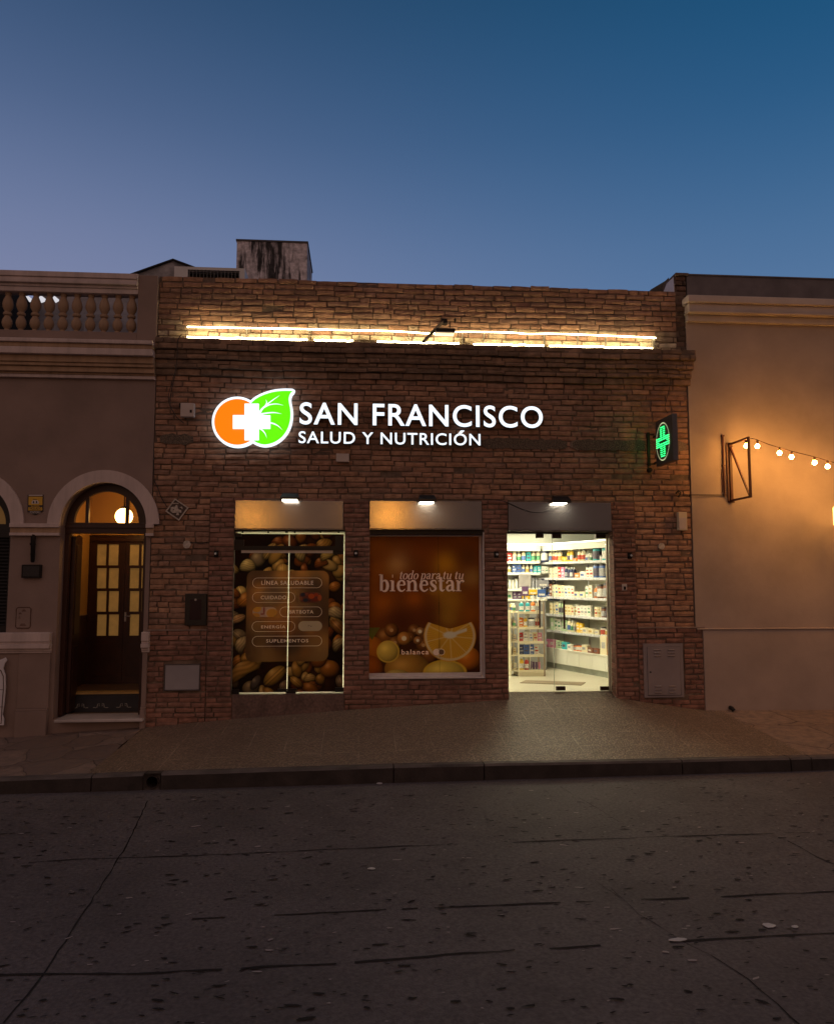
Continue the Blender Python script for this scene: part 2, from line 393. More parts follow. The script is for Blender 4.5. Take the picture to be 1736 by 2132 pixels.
for i in range(len(XS)-1):
    a, b = XS[i], XS[i+1]; mi = 1 if b <= XL+.01 else (2 if a > x_slab else 0)
    for j in range(TN):
        t0, t1 = j/TN, (j+1)/TN; y0, y1 = (YK+KW)*t0, (YK+KW)*t1
        q = []
        for x, y, t in ((a,y1,t1),(b,y1,t1),(b,y0,t0),(a,y0,t0)):
            z = zs(x, t)
            if mi == 1: z += .018*sin(x*7.3+y*3)*sin(y*6+x*2)*min(1, 4*t*(1-t)*2)
            q.append((x, y, z))
        mb.face(q, mi)
DX0, DX1 = PX(1057,1275), PX(1281,1275)
n = 8
for i in range(n):
    a, b = DX0+(DX1-DX0)*i/n, DX0+(DX1-DX0)*(i+1)/n
    mb.face([(a,0,zbase(a)),(b,0,zbase(b)),(b,.3,Z0-.004),(a,.3,Z0-.004)], 0)
pav_t = paving('pebble_tile', 'tile')
tag(mb.build('sidewalk', [pav_t, paving('flagstone','flag'), paving('pavement_slab','slab')], smooth=False), kind='structure')

# kerb: long stones
kerbd = pm('kerb_face_dark', (.034,.026,.024), .85, ns=5, na=.4, bump=.5, bs=40)  # near-black tone for the street face, darker than the kerb top
kerbm = pm('kerb_granite', (.10,.083,.078), .8, ns=4, na=.25, bump=.5, bs=40, stain=.5, stain_s=2.5)
mb = MB(); drain = PX(316, 1635, YK)
cuts = [-26, -18, -12, -8.6, -6.3, PX(190,1640,YK), drain-.085, drain+.085, PX(700,1620,YK)+.6, PX(1008,1610,YK), PX(1420,1600,YK), PX(1645,1594,YK), PX(1690,1594,YK), 9, 13, 19, 26]
for a, b in zip(cuts[:-1], cuts[1:]):
    if abs(a-(drain-.085)) < 1e-6: continue
    g = .006; n = max(1, int((b-a)/.25)); xs = [a+g+(b-a-2*g)*k/n for k in range(n+1)]
    for p, q in zip(xs[:-1], xs[1:]):
        zp, zq = zkerb(p)+.006, zkerb(q)+.006; bp_, bq_ = zroad(p)-.1, zroad(q)-.1; r = .022; jp = .005*sin(p*5.1)+.003*sin(p*13); jq = .005*sin(q*5.1)+.003*sin(q*13)
        f0, f1 = YK-.012+jp, YK-.012+jq
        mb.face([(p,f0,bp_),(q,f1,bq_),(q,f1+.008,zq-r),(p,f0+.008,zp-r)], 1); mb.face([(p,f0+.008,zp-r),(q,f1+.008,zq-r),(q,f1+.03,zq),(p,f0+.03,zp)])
        mb.face([(p,f0+.03,zp),(q,f1+.03,zq),(q,YK+KW,zq-.004),(p,YK+KW,zp-.004)])
    for x, sg in ((xs[0], 1), (xs[-1], -1)):
        z, b0 = zkerb(x), zroad(x)-.1; q = [(x,YK+.0,b0),(x,YK+.0,z-.015),(x,YK+.03,z+.005),(x,YK+KW,z+.005),(x,YK+KW,b0)]
        mb.face(q if sg > 0 else q[::-1])
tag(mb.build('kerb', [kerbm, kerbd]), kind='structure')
mb = MB(); zc = zroad(drain)+.075
mb.box(drain-.085, drain+.085, YK+.02, YK+KW, zkerb(drain)-.012, zkerb(drain)+.003)
N_ = 16
for k in range(N_):
    a0, a1 = 2*pi*k/N_, 2*pi*(k+1)/N_
    for r0, r1, ya, yb in ((.066,.06,YK-.0,YK-.0),(.066,.066,YK-.0,YK+.4),(.06,.06,YK-.0,YK+.4)):
        mb.face([(drain+r0*cos(a0),ya,zc+r0*sin(a0)),(drain+r0*cos(a1),ya,zc+r0*sin(a1)),(drain+r1*cos(a1),yb,zc+r1*sin(a1)),(drain+r1*cos(a0),yb,zc+r1*sin(a0))])
for k in range(N_):      # worn stone round the pipe mouth
    a0, a1 = 2*pi*k/N_, 2*pi*(k+1)/N_
    def sq(a): c_, s_ = cos(a), sin(a); t_ = .084/max(abs(c_), abs(s_)); return (drain+c_*t_, zc+s_*t_)
    r0, r1 = .064+.006*sin(k*2.1), .064+.006*sin((k+1)*2.1)
    if k == N_-1: r1 = .064
    p0, p1 = sq(a0), sq(a1); mb.face([(p0[0],YK-.006,p0[1]),(p1[0],YK-.006,p1[1]),(drain+r1*cos(a1),YK+.015,zc+r1*sin(a1)),(drain+r0*cos(a0),YK+.015,zc+r0*sin(a0))])
mb.face([(drain+.085*sx,YK+.41,zc+.085*sz) for sx, sz in ((-1,-1),(1,-1),(1,1),(-1,1))])
tag(mb.build('drain_pipe', pm('drain_clay', (.045,.034,.03), .8, ns=12, na=.4, stain=.5)), 'round drain pipe mouth breaking through the street kerb', 'drain')
# kerb of the far side where the photographer stands
mb = MB()
for i in range(NX):
    a, b = -26+52*i/NX, -26+52*(i+1)/NX
    mb.face([(a,-9.3,zroad(a)-.1),(a,-9.3,zroad(a)+.12),(b,-9.3,zroad(b)+.12),(b,-9.3,zroad(b)-.1)]); mb.face([(a,-13,zroad(a)+.13),(b,-13,zroad(b)+.13),(b,-9.3,zroad(b)+.12),(a,-9.3,zroad(a)+.12)])
tag(mb.build('sidewalk_opposite', pav_t), kind='structure')
# litter in the road
paper = pm('litter_paper', (.5,.48,.47), .8)
for (u, v, w_, h_, lb) in ((1410,1960,.10,.022,'largest flat pale scrap of paper lying on the road at lower right'),(1602,1930,.075,.03,'pale scrap of litter near the right edge of the road'),(790,1633,.05,.03,'white crumpled scrap in the gutter below the middle window'),(773,1811,.045,.018,'small white scrap alone in the middle of the road'),(1655,1933,.035,.015,'tiny white chip beside the scrap at the right edge of the road')):
    x, y, z = onroad(u, v); mb = MB(); pts = []
    for k in range(9):
        a = 2*pi*k/9; r = random.uniform(.75, 1.15); pts.append((x+w_*r*cos(a)/1.6, y+h_*r*sin(a), z+.006+.005*random.random()))
    c = (x, y, z+.009)
    for k in range(9): mb.face([pts[k], pts[(k+1) % 9], c])
    mb.face([(p[0], p[1], z+.006) for p in pts][::-1])
    tag(mb.build('paper_scrap', paper, loc=(x, y, z)), lb, 'litter')

# ================================================================= BRICK SHOP
def brick_cols(tone):
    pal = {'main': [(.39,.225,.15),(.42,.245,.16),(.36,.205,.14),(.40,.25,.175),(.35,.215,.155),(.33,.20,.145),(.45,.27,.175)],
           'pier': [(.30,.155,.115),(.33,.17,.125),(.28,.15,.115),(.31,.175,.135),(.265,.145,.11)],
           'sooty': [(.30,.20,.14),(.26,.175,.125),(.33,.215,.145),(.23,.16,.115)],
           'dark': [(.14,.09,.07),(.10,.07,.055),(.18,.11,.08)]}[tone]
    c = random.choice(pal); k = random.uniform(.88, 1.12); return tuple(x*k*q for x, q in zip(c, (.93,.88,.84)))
def bricks(mb, x0, x1, z0, z1, yf, pitch=.0775, L=.285, holes=(), tone='main', ends=None, cfn=None, hfn=None, joint=.010, jit=.0058, back=.03):
    nrow = int(round((z1-z0)/pitch)); pitch = (z1-z0)/nrow
    for r in range(nrow):
        za, zb = z0+r*pitch+joint/2, z0+(r+1)*pitch-joint/2; zm = (za+zb)/2
        if hfn and zb < hfn: continue
        segs = [(x0, x1)]
        for h in holes:
            if h[2] < zm < h[3]:
                ns = []
                for a, b in segs:
                    if h[1] <= a or h[0] >= b: ns.append((a, b)); continue
                    if h[0] > a: ns.append((a, h[0]))
                    if h[1] < b: ns.append((h[1], b))
                segs = ns
        off = (r % 2)*L*.5 + random.uniform(-.05, .05)
        for a, b in segs:
            x = x0+off-L*2
            while x < b:
                l = L*random.choice((1, 1, 1, 1, .9, 1.08, .52)); p, q = max(a, x+joint/2), min(b, x+l-joint/2)
                if b-q < .05 and q < b: q = b
                x += l
                if q-p < .035: continue
                if zb < zbase((p+q)/2)-.08: continue
                w = .008*sin(p*1.7+r*.35)+.005*sin(p*5.1+r*1.3)+.003*sin(p*11+r*2.9)
                J = lambda: random.uniform(-jit, jit)
                yo = yf+random.uniform(-.005, .007) + (random.random() < .04)*.012
                e = .006; tone2 = tone
                c = cfn((p+q)/2, zm) if cfn else None
                if c is None: c = brick_cols(tone)
                n0 = len(mb.v)
                nx = 4; fr = []
                for k in range(nx):
                    xx = p+e+(q-p-2*e)*k/(nx-1) + (J()*.5 if 0 < k < nx-1 else J()*.6)
                    fr.append((xx, yo+J()*.7, za+e*.7+w+J()*.7)); 
                tp = []
                for k in range(nx):
                    xx = p+e+(q-p-2*e)*k/(nx-1) + (J()*.5 if 0 < k < nx-1 else J()*.6)
                    tp.append((xx, yo+J()*.7, zb-e*.7+w+J()*.7))
                mid = [(.5*(f_[0]+t_[0]), yo-.004+J()*.5, .5*(f_[2]+t_[2])) for f_, t_ in zip(fr, tp)]
                for k in range(nx-1):
                    mb.face([fr[k], fr[k+1], mid[k+1], mid[k]], 0, c); mb.face([mid[k], mid[k+1], tp[k+1], tp[k]], 0, c)
                yb = yf+back
                bl, br_, tl, tr = (p,yb,za+w),(q,yb,za+w),(p,yb,zb+w),(q,yb,zb+w)
                mb.face([bl]+[br_]+fr[::-1], 0, c); mb.face([tr, tl]+tp, 0, c)
                mb.face([tl, bl, fr[0], mid[0], tp[0]], 0, c); mb.face([br_, tr, tp[-1], mid[-1], fr[-1]], 0, c)
brickm = pm('old_brick', attr=True, rough=.9, ns=11, na=.30, bump=.7, bs=60, stain=.38, stain_s=1.3)
mortar = pm('old_mortar', (.175,.122,.09), .95, ns=9, na=.35, bump=.6, bs=50, stain=.45, stain_s=2)
shop = thing('brick_shop', (0, 0, zbase(0)), 'old exposed brick shop with two printed windows and a lit glass door', 'shop building')

Z_TOP = PZ(868, 589); Z_CT = PZ(868, 714, -.13)
cz = [Z_CT, PZ(868,737,-.13), PZ(868,757,-.10), PZ(868,776,-.07), PZ(868,791,-.035)]
W1 = (PX(484,1275), PX(716.5,1275), PZ(600,1446), PZ(600,1103))
W2 = (PX(769,1260), PX(1008,1260), PZ(885,1413), PZ(885,1103))
DR = (DX0, DX1, -3, PZ(1165,1106))
P1 = (PX(433,1275), PX(1325,1275), -3, PZ(868,1040))          # pier zone
panels = [RR(490,1043,715,1103), RR(769,1044,1002,1103), RR(1056.5,1047,1270.5,1106)]
HW1 = (PX(483,1275), W1[1], W1[2]-.0, W1[3])
stone1 = (PX(483,1470), PX(717,1470), -3, W1[2])
# wall core (mortar behind the bricks), butted pieces with window holes
mb = MB(); D0 = .013
mb.cellwall(XL, XR, -1.2, Z_TOP-.01, [W1, W2, (DR[0], DR[1], -1.2, DR[3])], D0, .30)
mb.build('wall_core', mortar, shop)
ZB0 = PZ(868,925)-.06; 
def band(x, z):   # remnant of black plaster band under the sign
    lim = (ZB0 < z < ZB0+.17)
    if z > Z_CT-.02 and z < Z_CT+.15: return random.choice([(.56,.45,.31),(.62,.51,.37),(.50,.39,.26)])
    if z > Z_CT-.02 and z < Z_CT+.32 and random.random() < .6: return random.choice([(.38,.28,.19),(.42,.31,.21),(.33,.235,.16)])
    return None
# ragged strip of old speckled plaster under the sign
def speck(name, lo, hi):
    mt = pm(name, lo, .9, ns=30, na=.3, bump=.6, bs=60); nt = mt.node_tree; b = nt.nodes['Principled BSDF']; n = nt.nodes.new('ShaderNodeTexNoise'); n.inputs['Scale'].default_value = 60; n.inputs['Detail'].default_value = 8; n.inputs['Roughness'].default_value = .75
    tc = nt.nodes.new('ShaderNodeTexCoord'); nt.links.new(tc.outputs['Object'], n.inputs['Vector']); r = nt.nodes.new('ShaderNodeValToRGB'); r.color_ramp.elements[0].position = .44; r.color_ramp.elements[0].color = (*lo, 1); r.color_ramp.elements[1].position = .66; r.color_ramp.elements[1].color = (*hi, 1)
    nt.links.new(n.outputs[0], r.inputs[0]); nt.links.new(r.outputs[0], b.inputs['Base Color']); return mt
sp_dark = speck('speckled_black_plaster', (.07,.052,.04), (.26,.20,.14)); sp_lite = speck('speckled_lime_plaster', (.17,.125,.095), (.30,.235,.175))
for (ua, ub, mt_) in ((333,402,sp_dark),(790,1000,sp_lite),(1000,1180,sp_dark),(1192,1385,sp_dark),(1186,1428,sp_lite)):
    mb = MB(); xa, xb_ = PX(ua,925), PX(ub,925); n = int((xb_-xa)/.05); T, B = [], []; yy = -.0145 if mt_ is sp_dark else -.0115
    for k in range(n+1):
        x = xa+(xb_-xa)*k/n; e = min(1, min(k, n-k)/2.0)*.5+.5; T.append((x, ZB0+.085+(.075+random.uniform(-.016,.012))*e)); B.append((x, ZB0+.085-(.075+random.uniform(-.016,.012))*e))
    mb.prism(B+T[::-1], yy, .006); mb.build('plaster_band', mt_, shop)
mb = MB()
ZBT = min(zbase(XL), zbase(XR))-.15
ZP = PZ(868,1311)
bricks(mb, XL, PX(1407,650), Z_CT-.02, Z_TOP, 0, holes=(), cfn=band)
bricks(mb, XL, XR, P1[3], cz[4], 0, holes=panels, cfn=band)
bricks(mb, XL, P1[0]-.004, ZP, P1[3], 0, cfn=band)
bricks(mb, P1[1]+.004, XR, ZP, P1[3], 0, cfn=band, pitch=.078)
mb.build('wall', brickm, shop)
# piers, plinths
mb = MB()
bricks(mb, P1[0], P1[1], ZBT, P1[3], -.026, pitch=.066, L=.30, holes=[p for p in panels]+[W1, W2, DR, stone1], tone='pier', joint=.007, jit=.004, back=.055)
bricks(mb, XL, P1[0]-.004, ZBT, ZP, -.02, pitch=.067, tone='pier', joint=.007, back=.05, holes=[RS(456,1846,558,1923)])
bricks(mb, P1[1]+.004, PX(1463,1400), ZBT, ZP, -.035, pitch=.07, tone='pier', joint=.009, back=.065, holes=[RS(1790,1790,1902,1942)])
mb.box(P1[0]-.006, P1[0]-.001, -.02, .03, ZP, P1[3], 1, (.02,.015,.012))
mb.cellwall(P1[0], P1[1], -1.2, P1[3]-.002, [p for p in panels]+[W1, W2, (DR[0],DR[1],-1.2,DR[3]), (stone1[0],stone1[1],-1.2,stone1[3])], -.012, .0125, 1)
mb.cellwall(XL, P1[0]-.006, -1.2, ZP, [], -.007, .0125, 1); mb.cellwall(P1[1]+.002, PX(1463,1400)-.003, -1.2, ZP, [], -.022, .0125, 1)
mb.build('pier', [brickm, mortar], shop)
# mortar cap of plinths
plr_ = pm('plinth_render', (.30,.22,.18), .9, ns=8, na=.25, stain=.3)
mb = MB(); mb.box(XL, P1[0]-.004, -.026, .0, ZP+.003, ZP+.02); mb.build('plinth_cap', plr_, shop)
mb = MB(); mb.box(P1[1]+.004, PX(1464,1311), -.045, .0, ZP+.003, ZP+.022); mb.build('plinth_cap', plr_, shop)
# cornice courses
mb = MB(); xr = [PX(1449,735,-.13), PX(1445,757,-.1), PX(1440,776,-.07), PX(1438,790,-.035)]
for k, yo in enumerate((-.13, -.095, -.065, -.03)):
    bricks(mb, XL, xr[k], cz[k+1], cz[k], yo, L=.29, pitch=max(.05, (cz[k]-cz[k+1])/max(1, round((cz[k]-cz[k+1])/.075))), tone='sooty', joint=.008, back=.03)
    mb.box(XL, xr[k]-.004, yo+.012, .03, cz[k+1]+.004, cz[k]-.004, 1, (.12,.09,.07))
    # return of the course at the right end
    bricks_c = brick_cols('sooty'); mb.box(xr[k]-.02, xr[k], yo+.006, .05, cz[k+1]+.008, cz[k]-.006, 0, bricks_c)
mb.build('cornice', [brickm, mortar], shop)
# right end stub pier above cornice, dark and stained
mb = MB(); bricks(mb, PX(1407,650), PX(1430,650), Z_CT, PZ(1415,573), .004, L=.2, tone='dark', back=.03)
mb.box(PX(1407,650), PX(1430,650), .034, .45, Z_CT-.1, PZ(1415,573)-.006, 1, (.1,.08,.07)); mb.box(PX(1404,573)+.012, PX(1431,573)+.01, -.015, .46, PZ(1415,573)-.004, PZ(1415,573)+.035, 1, (.1,.09,.08))
mb.build('parapet_pier', [brickm, mortar], shop)
# sloped party wall with whitewashed patch
pw = pm('party_wall_render', (.11,.10,.09), .9, ns=5, na=.4, stain=.5, stain_s=3); ww = pm('whitewash', (.92,.86,.84), .85, ns=10, na=.05, stain=.10, stain_s=12)
mb = MB(); y_ = .5
mb.prism([P(1352,615,y_), P(1392,615,y_), P(1392,577,y_), P(1385,584,y_), P(1355,602,y_)], y_, 3.5)
xw_ = PX(1407,650); mb.face([(xw_-.006,.03,Z_TOP-.02),(xw_-.006,.03,PZ(1415,573)-.012),(xw_-.006,.28,PZ(1415,573)-.012),(xw_-.006,.41,PZ(1415,573)-.09),(xw_-.006,.43,Z_TOP-.02)], 1); mb.box(xw_-.0055, xw_-.0005, .03, .30, Z_TOP-.02, PZ(1415,573)-.11, 1)
mb.build('party_wall', [pw, ww], shop)
# building body: side walls, roof, back
ZR = Z_TOP-1.0; BYK = 3.6
mb = MB(); mb.box(XL+.01, XR-.01, .301, BYK+2.5, ZR-.25, ZR)
mb.box(XL+.01, XL+.2, .301, BYK+2.5, -1.2, ZR-.251); mb.box(XR-.2, XR-.01, .301, BYK+2.5, -1.2, ZR-.251); mb.box(XL+.2, XR-.2, BYK+2.3, BYK+2.5, -1.2, ZR-.251)
mb.build('roof', pm('roof_render', (.2,.18,.17), .9, stain=.4), shop)

# steel fascia panels
steel = pm('brushed_steel', (.27,.25,.245), .17, metal=.82, ns=3, na=.08, bump=0, aniso=0)
for k, p in enumerate(panels):
    mb = MB(); mb.box(p[0]+.003, p[1]-.003, -.045, .0, p[2]+.012, p[3]); mb.box(p[0]+.003, p[1]-.003, -.038, -.005, p[2], p[2]+.0115)
    fp = mb.build('fascia_panel', steel, shop, bevel=.003)

dark_al = pm('black_aluminium', (.018,.016,.016), .4, metal=.6, ns=20, na=.1, bump=0)
alum = pm('grey_aluminium', (.42,.40,.41), .42, metal=.7, ns=20, na=.08, bump=0)
clear = glass_mat('clear_glass')
# ---------------------------------------------------------------- printed films (flat prints, painted point by point)
prints = pm('printed_film', attr=True, rough=.5, ns=3, na=.03, bump=0, trans=.30, spec=.15)
def film(name, x0, x1, z0, z1, y, nx, nz, fn, parent, extra=None, skip=None):
    X = np.linspace(0, 1, nx+1); Zs = np.linspace(0, 1, nz+1); gx, gz = np.meshgrid(X, Zs)
    col = np.clip(fn(gx, gz), 0, 1)
    me = bpy.data.meshes.new(name); v = np.stack([x0+(x1-x0)*gx, np.full_like(gx, y), z0+(z1-z0)*gz], -1).reshape(-1, 3)
    i, j = np.meshgrid(np.arange(nx), np.arange(nz)); a = (j*(nx+1)+i).ravel(); F = np.stack([a, a+1, a+nx+2, a+nx+1], -1)
    vs = [tuple(p) for p in v]; fs = [tuple(int(t) for t in q) for q in F]; cols = [tuple(c) for c in col.reshape(-1, 3)]
    if extra:
        for face, c, dy in extra:
            n = len(vs)
            for (px, pz) in face: vs.append((px, y-dy, pz)); cols.append(c)
            fs.append(tuple(range(n, n+len(face))))
    off = wl(parent); vs = [(p[0]-off.x, p[1]-off.y, p[2]-off.z) for p in vs]
    me.from_pydata(vs, [], fs); ca = me.color_attributes.new('Col', 'FLOAT_COLOR', 'POINT')
    ca.data.foreach_set('color', np.concatenate([np.array(cols), np.ones((len(cols), 1))], 1).ravel())
    me.materials.append(prints); me.materials.append(pm('print_ink', attr=True, rough=.5, ns=3, na=.02, bump=0, spec=.15)); nb = nx*nz; me.polygons.foreach_set('material_index', [0]*nb+[1]*(len(fs)-nb)); o = bpy.data.objects.new(name, me); COL.objects.link(o); o.parent = parent; return o
def blobs(gx, gz, asp, base, lst):
    c = np.zeros(gx.shape+(3,)) + np.array(base)
    for (cx, cz_, r, col, k) in lst:
        d = np.sqrt(((gx-cx)*asp)**2+(gz-cz_)**2)/r; w = np.exp(-d**2*1.6)*k; c = c*(1-w[..., None]) + np.array(col)*w[..., None]
    return c
def sm(a, b, x): t = np.clip((x-a)/(b-a), 0, 1); return t*t*(3-2*t)

def nuts(gx, gz):
    asp = .69; rs = np.random.RandomState(11)
    c = blobs(gx, gz, asp, (.045,.022,.012), [(rs.rand(), rs.rand(), .12, (.10,.05,.02) if rs.rand() < .6 else (.02,.012,.012), .8) for _ in range(26)])
    pal = [(.50,.25,.07),(.58,.40,.16),(.62,.46,.22),(.40,.17,.05),(.34,.14,.05),(.52,.33,.11),(.36,.28,.20)]
    items = []
    for k in range(120): items.append((rs.rand()*1.1-.05, rs.rand()*1.06-.03, rs.uniform(.035,.062), rs.uniform(.5,.9), rs.rand()*3.14, pal[rs.randint(len(pal))], rs.randint(3)))
    items += [(.09,.145,.105,.42,.55,(.60,.40,.16),0), (.38,.10,.082,.55,.75,(.58,.40,.15),1), (.21,.06,.05,.5,1.1,(.24,.20,.20),2), (.58,.06,.05,.5,-.7,(.55,.36,.13),1), (.88,.14,.062,.9,0,(.52,.27,.08),2),
              (.78,.19,.05,.8,.4,(.42,.19,.06),2), (.62,.20,.04,.7,.9,(.66,.47,.2),0), (.93,.50,.06,.6,-.3,(.50,.40,.26),0), (.96,.40,.07,.45,-.8,(.34,.18,.06),1), (.95,.30,.055,.5,.9,(.52,.42,.26),0),
              (.07,.30,.06,.55,1.2,(.60,.48,.33),0), (.04,.46,.05,.5,.4,(.6,.4,.25),1), (.38,.87,.075,.45,1.0,(.62,.42,.16),2), (.60,.88,.06,.6,1.4,(.58,.45,.24),0), (.84,.87,.05,.6,.5,(.60,.46,.2),0),(.12,.80,.05,.8,0,(.6,.48,.26),0)]
    for (cx, cz_, r, el, an, col, ty) in items:
        dx, dz = (gx-cx)*asp, gz-cz_; a, b = dx*cos(an)+dz*sin(an), -dx*sin(an)+dz*cos(an)
        b2 = b + .35*a*a/r*(1 if ty == 0 else 0); d = np.sqrt((a/r)**2+(b2/(r*el))**2); mk = sm(1.04, .96, d)
        nx_, nz_ = dx/r, dz/r; shd = np.clip(.62+.42*(nz_*.7-nx_*.3) - .35*d**3, .12, 1.2)
        tex = 1+.16*np.sin(b/r*22+3*np.sin(a/r*3))*(ty == 0)+.25*(np.abs(b/r) < .05)*(ty == 1)-.3*(np.abs(np.abs(b/r)-.12) < .03)*(ty == 1)
        hl = np.exp(-((nx_+.25)**2+(nz_-.35)**2)*14)*.3
        cc = np.array(col)*(shd*tex)[..., None] + hl[..., None]*np.array((1,.85,.6))*.5
        shm = sm(1.35, 1.0, d)*.55; c = c*(1-shm*.6)[..., None]; c = c*(1-mk[..., None]) + cc*mk[..., None]
    # frosted card with rounded corners, showing a soft blur of the same picture
    bl = blobs(gx, gz, asp, (.12,.06,.025), [(rs.uniform(.15,.85), rs.uniform(.15,.87), rs.uniform(.05,.11), [(.34,.17,.05),(.06,.035,.03),(.28,.19,.09),(.44,.24,.07),(.14,.07,.03)][rs.randint(5)], .75) for _ in range(60)])
    x0, x1, z0, z1, rr = .115, .865, .19, .765, .045
    qx = np.abs(gx-(x0+x1)/2)*asp-((x1-x0)/2*asp-rr); qz = np.abs(gz-(z0+z1)/2)-((z1-z0)/2-rr)
    sd_ = np.sqrt(np.maximum(qx, 0)**2+np.maximum(qz, 0)**2)+np.minimum(np.maximum(qx, qz), 0)-rr
    mk = sm(.002, -.002, sd_)[..., None]; c = c*(1-mk) + (bl*.9+.035)*mk
    c = np.clip(c, 0, 1)**1.5*1.2*np.array((.98,.84,.74)); return c
def pill(x0, x1, z0, z1, w, n=12):
    r = (z1-z0)/2; zc = (z0+z1)/2; o = []
    for k in range(n+1): a = -pi/2+pi*k/n; o.append((x1-r, zc, cos(a), sin(a)))
    for k in range(n+1): a = pi/2+pi*k/n; o.append((x0+r, zc, cos(a), sin(a)))
    if w is None: return [[(cx+r*c, z+r*s) for cx, z, c, s in o]]
    fs = []
    for i in range(len(o)):
        j = (i+1) % len(o); A, B = o[i], o[j]
        fs.append([(A[0]+r*A[2], A[1]+r*A[3]), (B[0]+r*B[2], B[1]+r*B[3]), (B[0]+(r-w)*B[2], B[1]+(r-w)*B[3]), (A[0]+(r-w)*A[2], A[1]+(r-w)*A[3])])
    return fs
def text_faces(txt, x0, x1, z0, z1, c, dy, **kw):
    v, f = text2d(txt, **kw); v = fit(v, x0, x1, z0, z1); return [([v[i] for i in q], c, dy) for q in f]

# ---- window one: two glass leaves with the nut film, slits of light between
YW = .07
w1 = bpy.data.objects.new('window', None); COL.objects.link(w1); w1.parent = shop
def child_empty(name, parent, loc):
    o = bpy.data.objects.new(name, None); COL.objects.link(o); o.parent = parent; o.location = Vector(loc)-wl(parent); o.empty_display_size = .1; return o
bpy.data.objects.remove(w1)
w1 = child_empty('window', shop, (W1[0], YW, W1[2])); w1['label'] = 'left shop window covered by a printed picture of nuts'
fx0, fx1, fz0, fz1 = W1[0]+.003, PX(714.7,1275,YW), W1[2]+.022, PZ(600,1112,YW)
cxm = PX(600,1275,YW)
ex = []; creamC = (.98,.86,.70)
def wpx(x): return P(x/3.2*1.0, 0)[0]
k6 = lambda x, y: S(640+x/4.634, 1480+y/4.634, YW)     # pixel of the close-up of this window
def pl(x0, y0, x1, y1, w, c, dy=.002):
    a = k6(x0, y1); b = k6(x1, y0); return [(f, c, dy) for f in pill(a[0], b[0], a[1], b[1], w)]
def tx(t, x0, y0, x1, y1): a = k6(x0, y1); b = k6(x1, y0); return text_faces(t, a[0], b[0], a[1], b[1], creamC, .003, offset=.012, spacing=1.15)
for q in ((290,592,1186,724),(287,778,840,913),(640,965,1186,1098),(282,1153,840,1288),(284,1340,1186,1478)): ex += pl(*q, .0045, creamC)
ex += tx('LÍNEA SALUDABLE', 405,618,1075,683) + tx('CUIDADO', 398,822,727,870) + tx('BRTBOTA', 768,1008,1075,1054) + tx('ENERGÍA', 403,1196,718,1245) + tx('SUPLEMENTOS', 467,1382,1010,1428)
ex += pl(880,1150,1188,1280,None,(.58,.50,.30)) 
for (x0,y0,x1,y1) in ((1008,1205,1030,1210),(1008,1210,1012,1225),(1036,1212,1048,1222),(1052,1214,1062,1218)):
    a = k6(x0,y1); b = k6(x1,y0); ex.append(([(a[0],a[1]),(b[0],a[1]),(b[0],b[1]),(a[0],b[1])], (.06,.05,.04), .003))
# fruit pills: patchwork
def pill_art(x0, y0, x1, y1, base, marks):
    out = pl(x0, y0, x1, y1, None, base, .002)
    for (cx, cy, rx, ry, c) in marks:
        pts = []
        for k in range(14):
            a = 2*pi*k/14; X, Y = cx+rx*cos(a), cy+ry*sin(a); r = (y1-y0)/2; ym = (y0+y1)/2; Y = min(max(Y, y0+1), y1-1)
            lim = r-sqrt(max(0, r*r-(Y-ym)**2)); X = min(max(X, x0+lim), x1-lim); pts.append(k6(X, Y))
        out.append((pts, c, .0026+len(out)*.0001))
    return out
ex += pill_art(890,778,1186,912,(.16,.05,.03),[(940,810,30,26,(.04,.04,.05)),(975,880,34,24,(.03,.04,.05)),(915,860,22,26,(.28,.10,.04)),(1050,830,42,34,(.55,.10,.02)),(1110,812,30,22,(.42,.06,.02)),(1100,875,50,20,(.22,.04,.02)),(1155,850,26,40,(.5,.12,.03)),(990,805,22,18,(.3,.08,.04)),(1022,888,18,16,(.10,.03,.03))])
ex += pill_art(290,968,606,1098,(.60,.42,.28),[(345,985,62,52,(.75,.38,.05)),(330,1080,60,34,(.62,.30,.05)),(540,1045,88,68,(.78,.55,.32)),(545,1050,76,60,(.72,.36,.05)),(440,1010,10,60,(.35,.08,.05)),(415,1060,22,12,(.38,.12,.06)),(590,1090,20,16,(.4,.35,.06))])
for (a, b, tt) in ((fx0, cxm-.004, 0), (cxm+.005, fx1, 1)):
    pass
def nuts_l(gx, gz): return nuts(gx*(cxm-.004-fx0)/(fx1-fx0), gz)
def nuts_r(gx, gz): return nuts((gx*(fx1-cxm-.005)+(cxm+.005-fx0))/(fx1-fx0), gz)
def half(lo, hi):
    out = []
    for f, c, dy in ex:
        q = [(min(max(px, lo), hi), pz) for px, pz in f]
        if max(p[0] for p in q)-min(p[0] for p in q) > 1e-4: out.append((q, c, dy))
    return out
film('printed_film', fx0, cxm-.004, fz0, fz1, YW-.006, 150, 330, nuts_l, w1, half(fx0, cxm-.004))
film('printed_film', cxm+.005, fx1, fz0, fz1, YW-.006, 150, 330, nuts_r, w1, half(cxm+.005, fx1))
mb = MB(); mb.box(W1[0]+.004, cxm-.003, YW, YW+.01, fz0-.006, W1[3]-.02); mb.box(cxm+.004, W1[1]-.006, YW, YW+.01, fz0-.006, W1[3]-.02)
mb.build('pane', clear, w1)
mb = MB()
def fitting(mbx, x0, y0, x1, y1, ya, yb, mi=0):
    a = k6(x0, y1); b = k6(x1, y0); mf = MB(); mf.box(a[0], b[0], ya, yb, a[1], b[1], mi); mf.build('rail' if x1-x0 > 1000 else 'clamp', [dark_al, alum], w1)
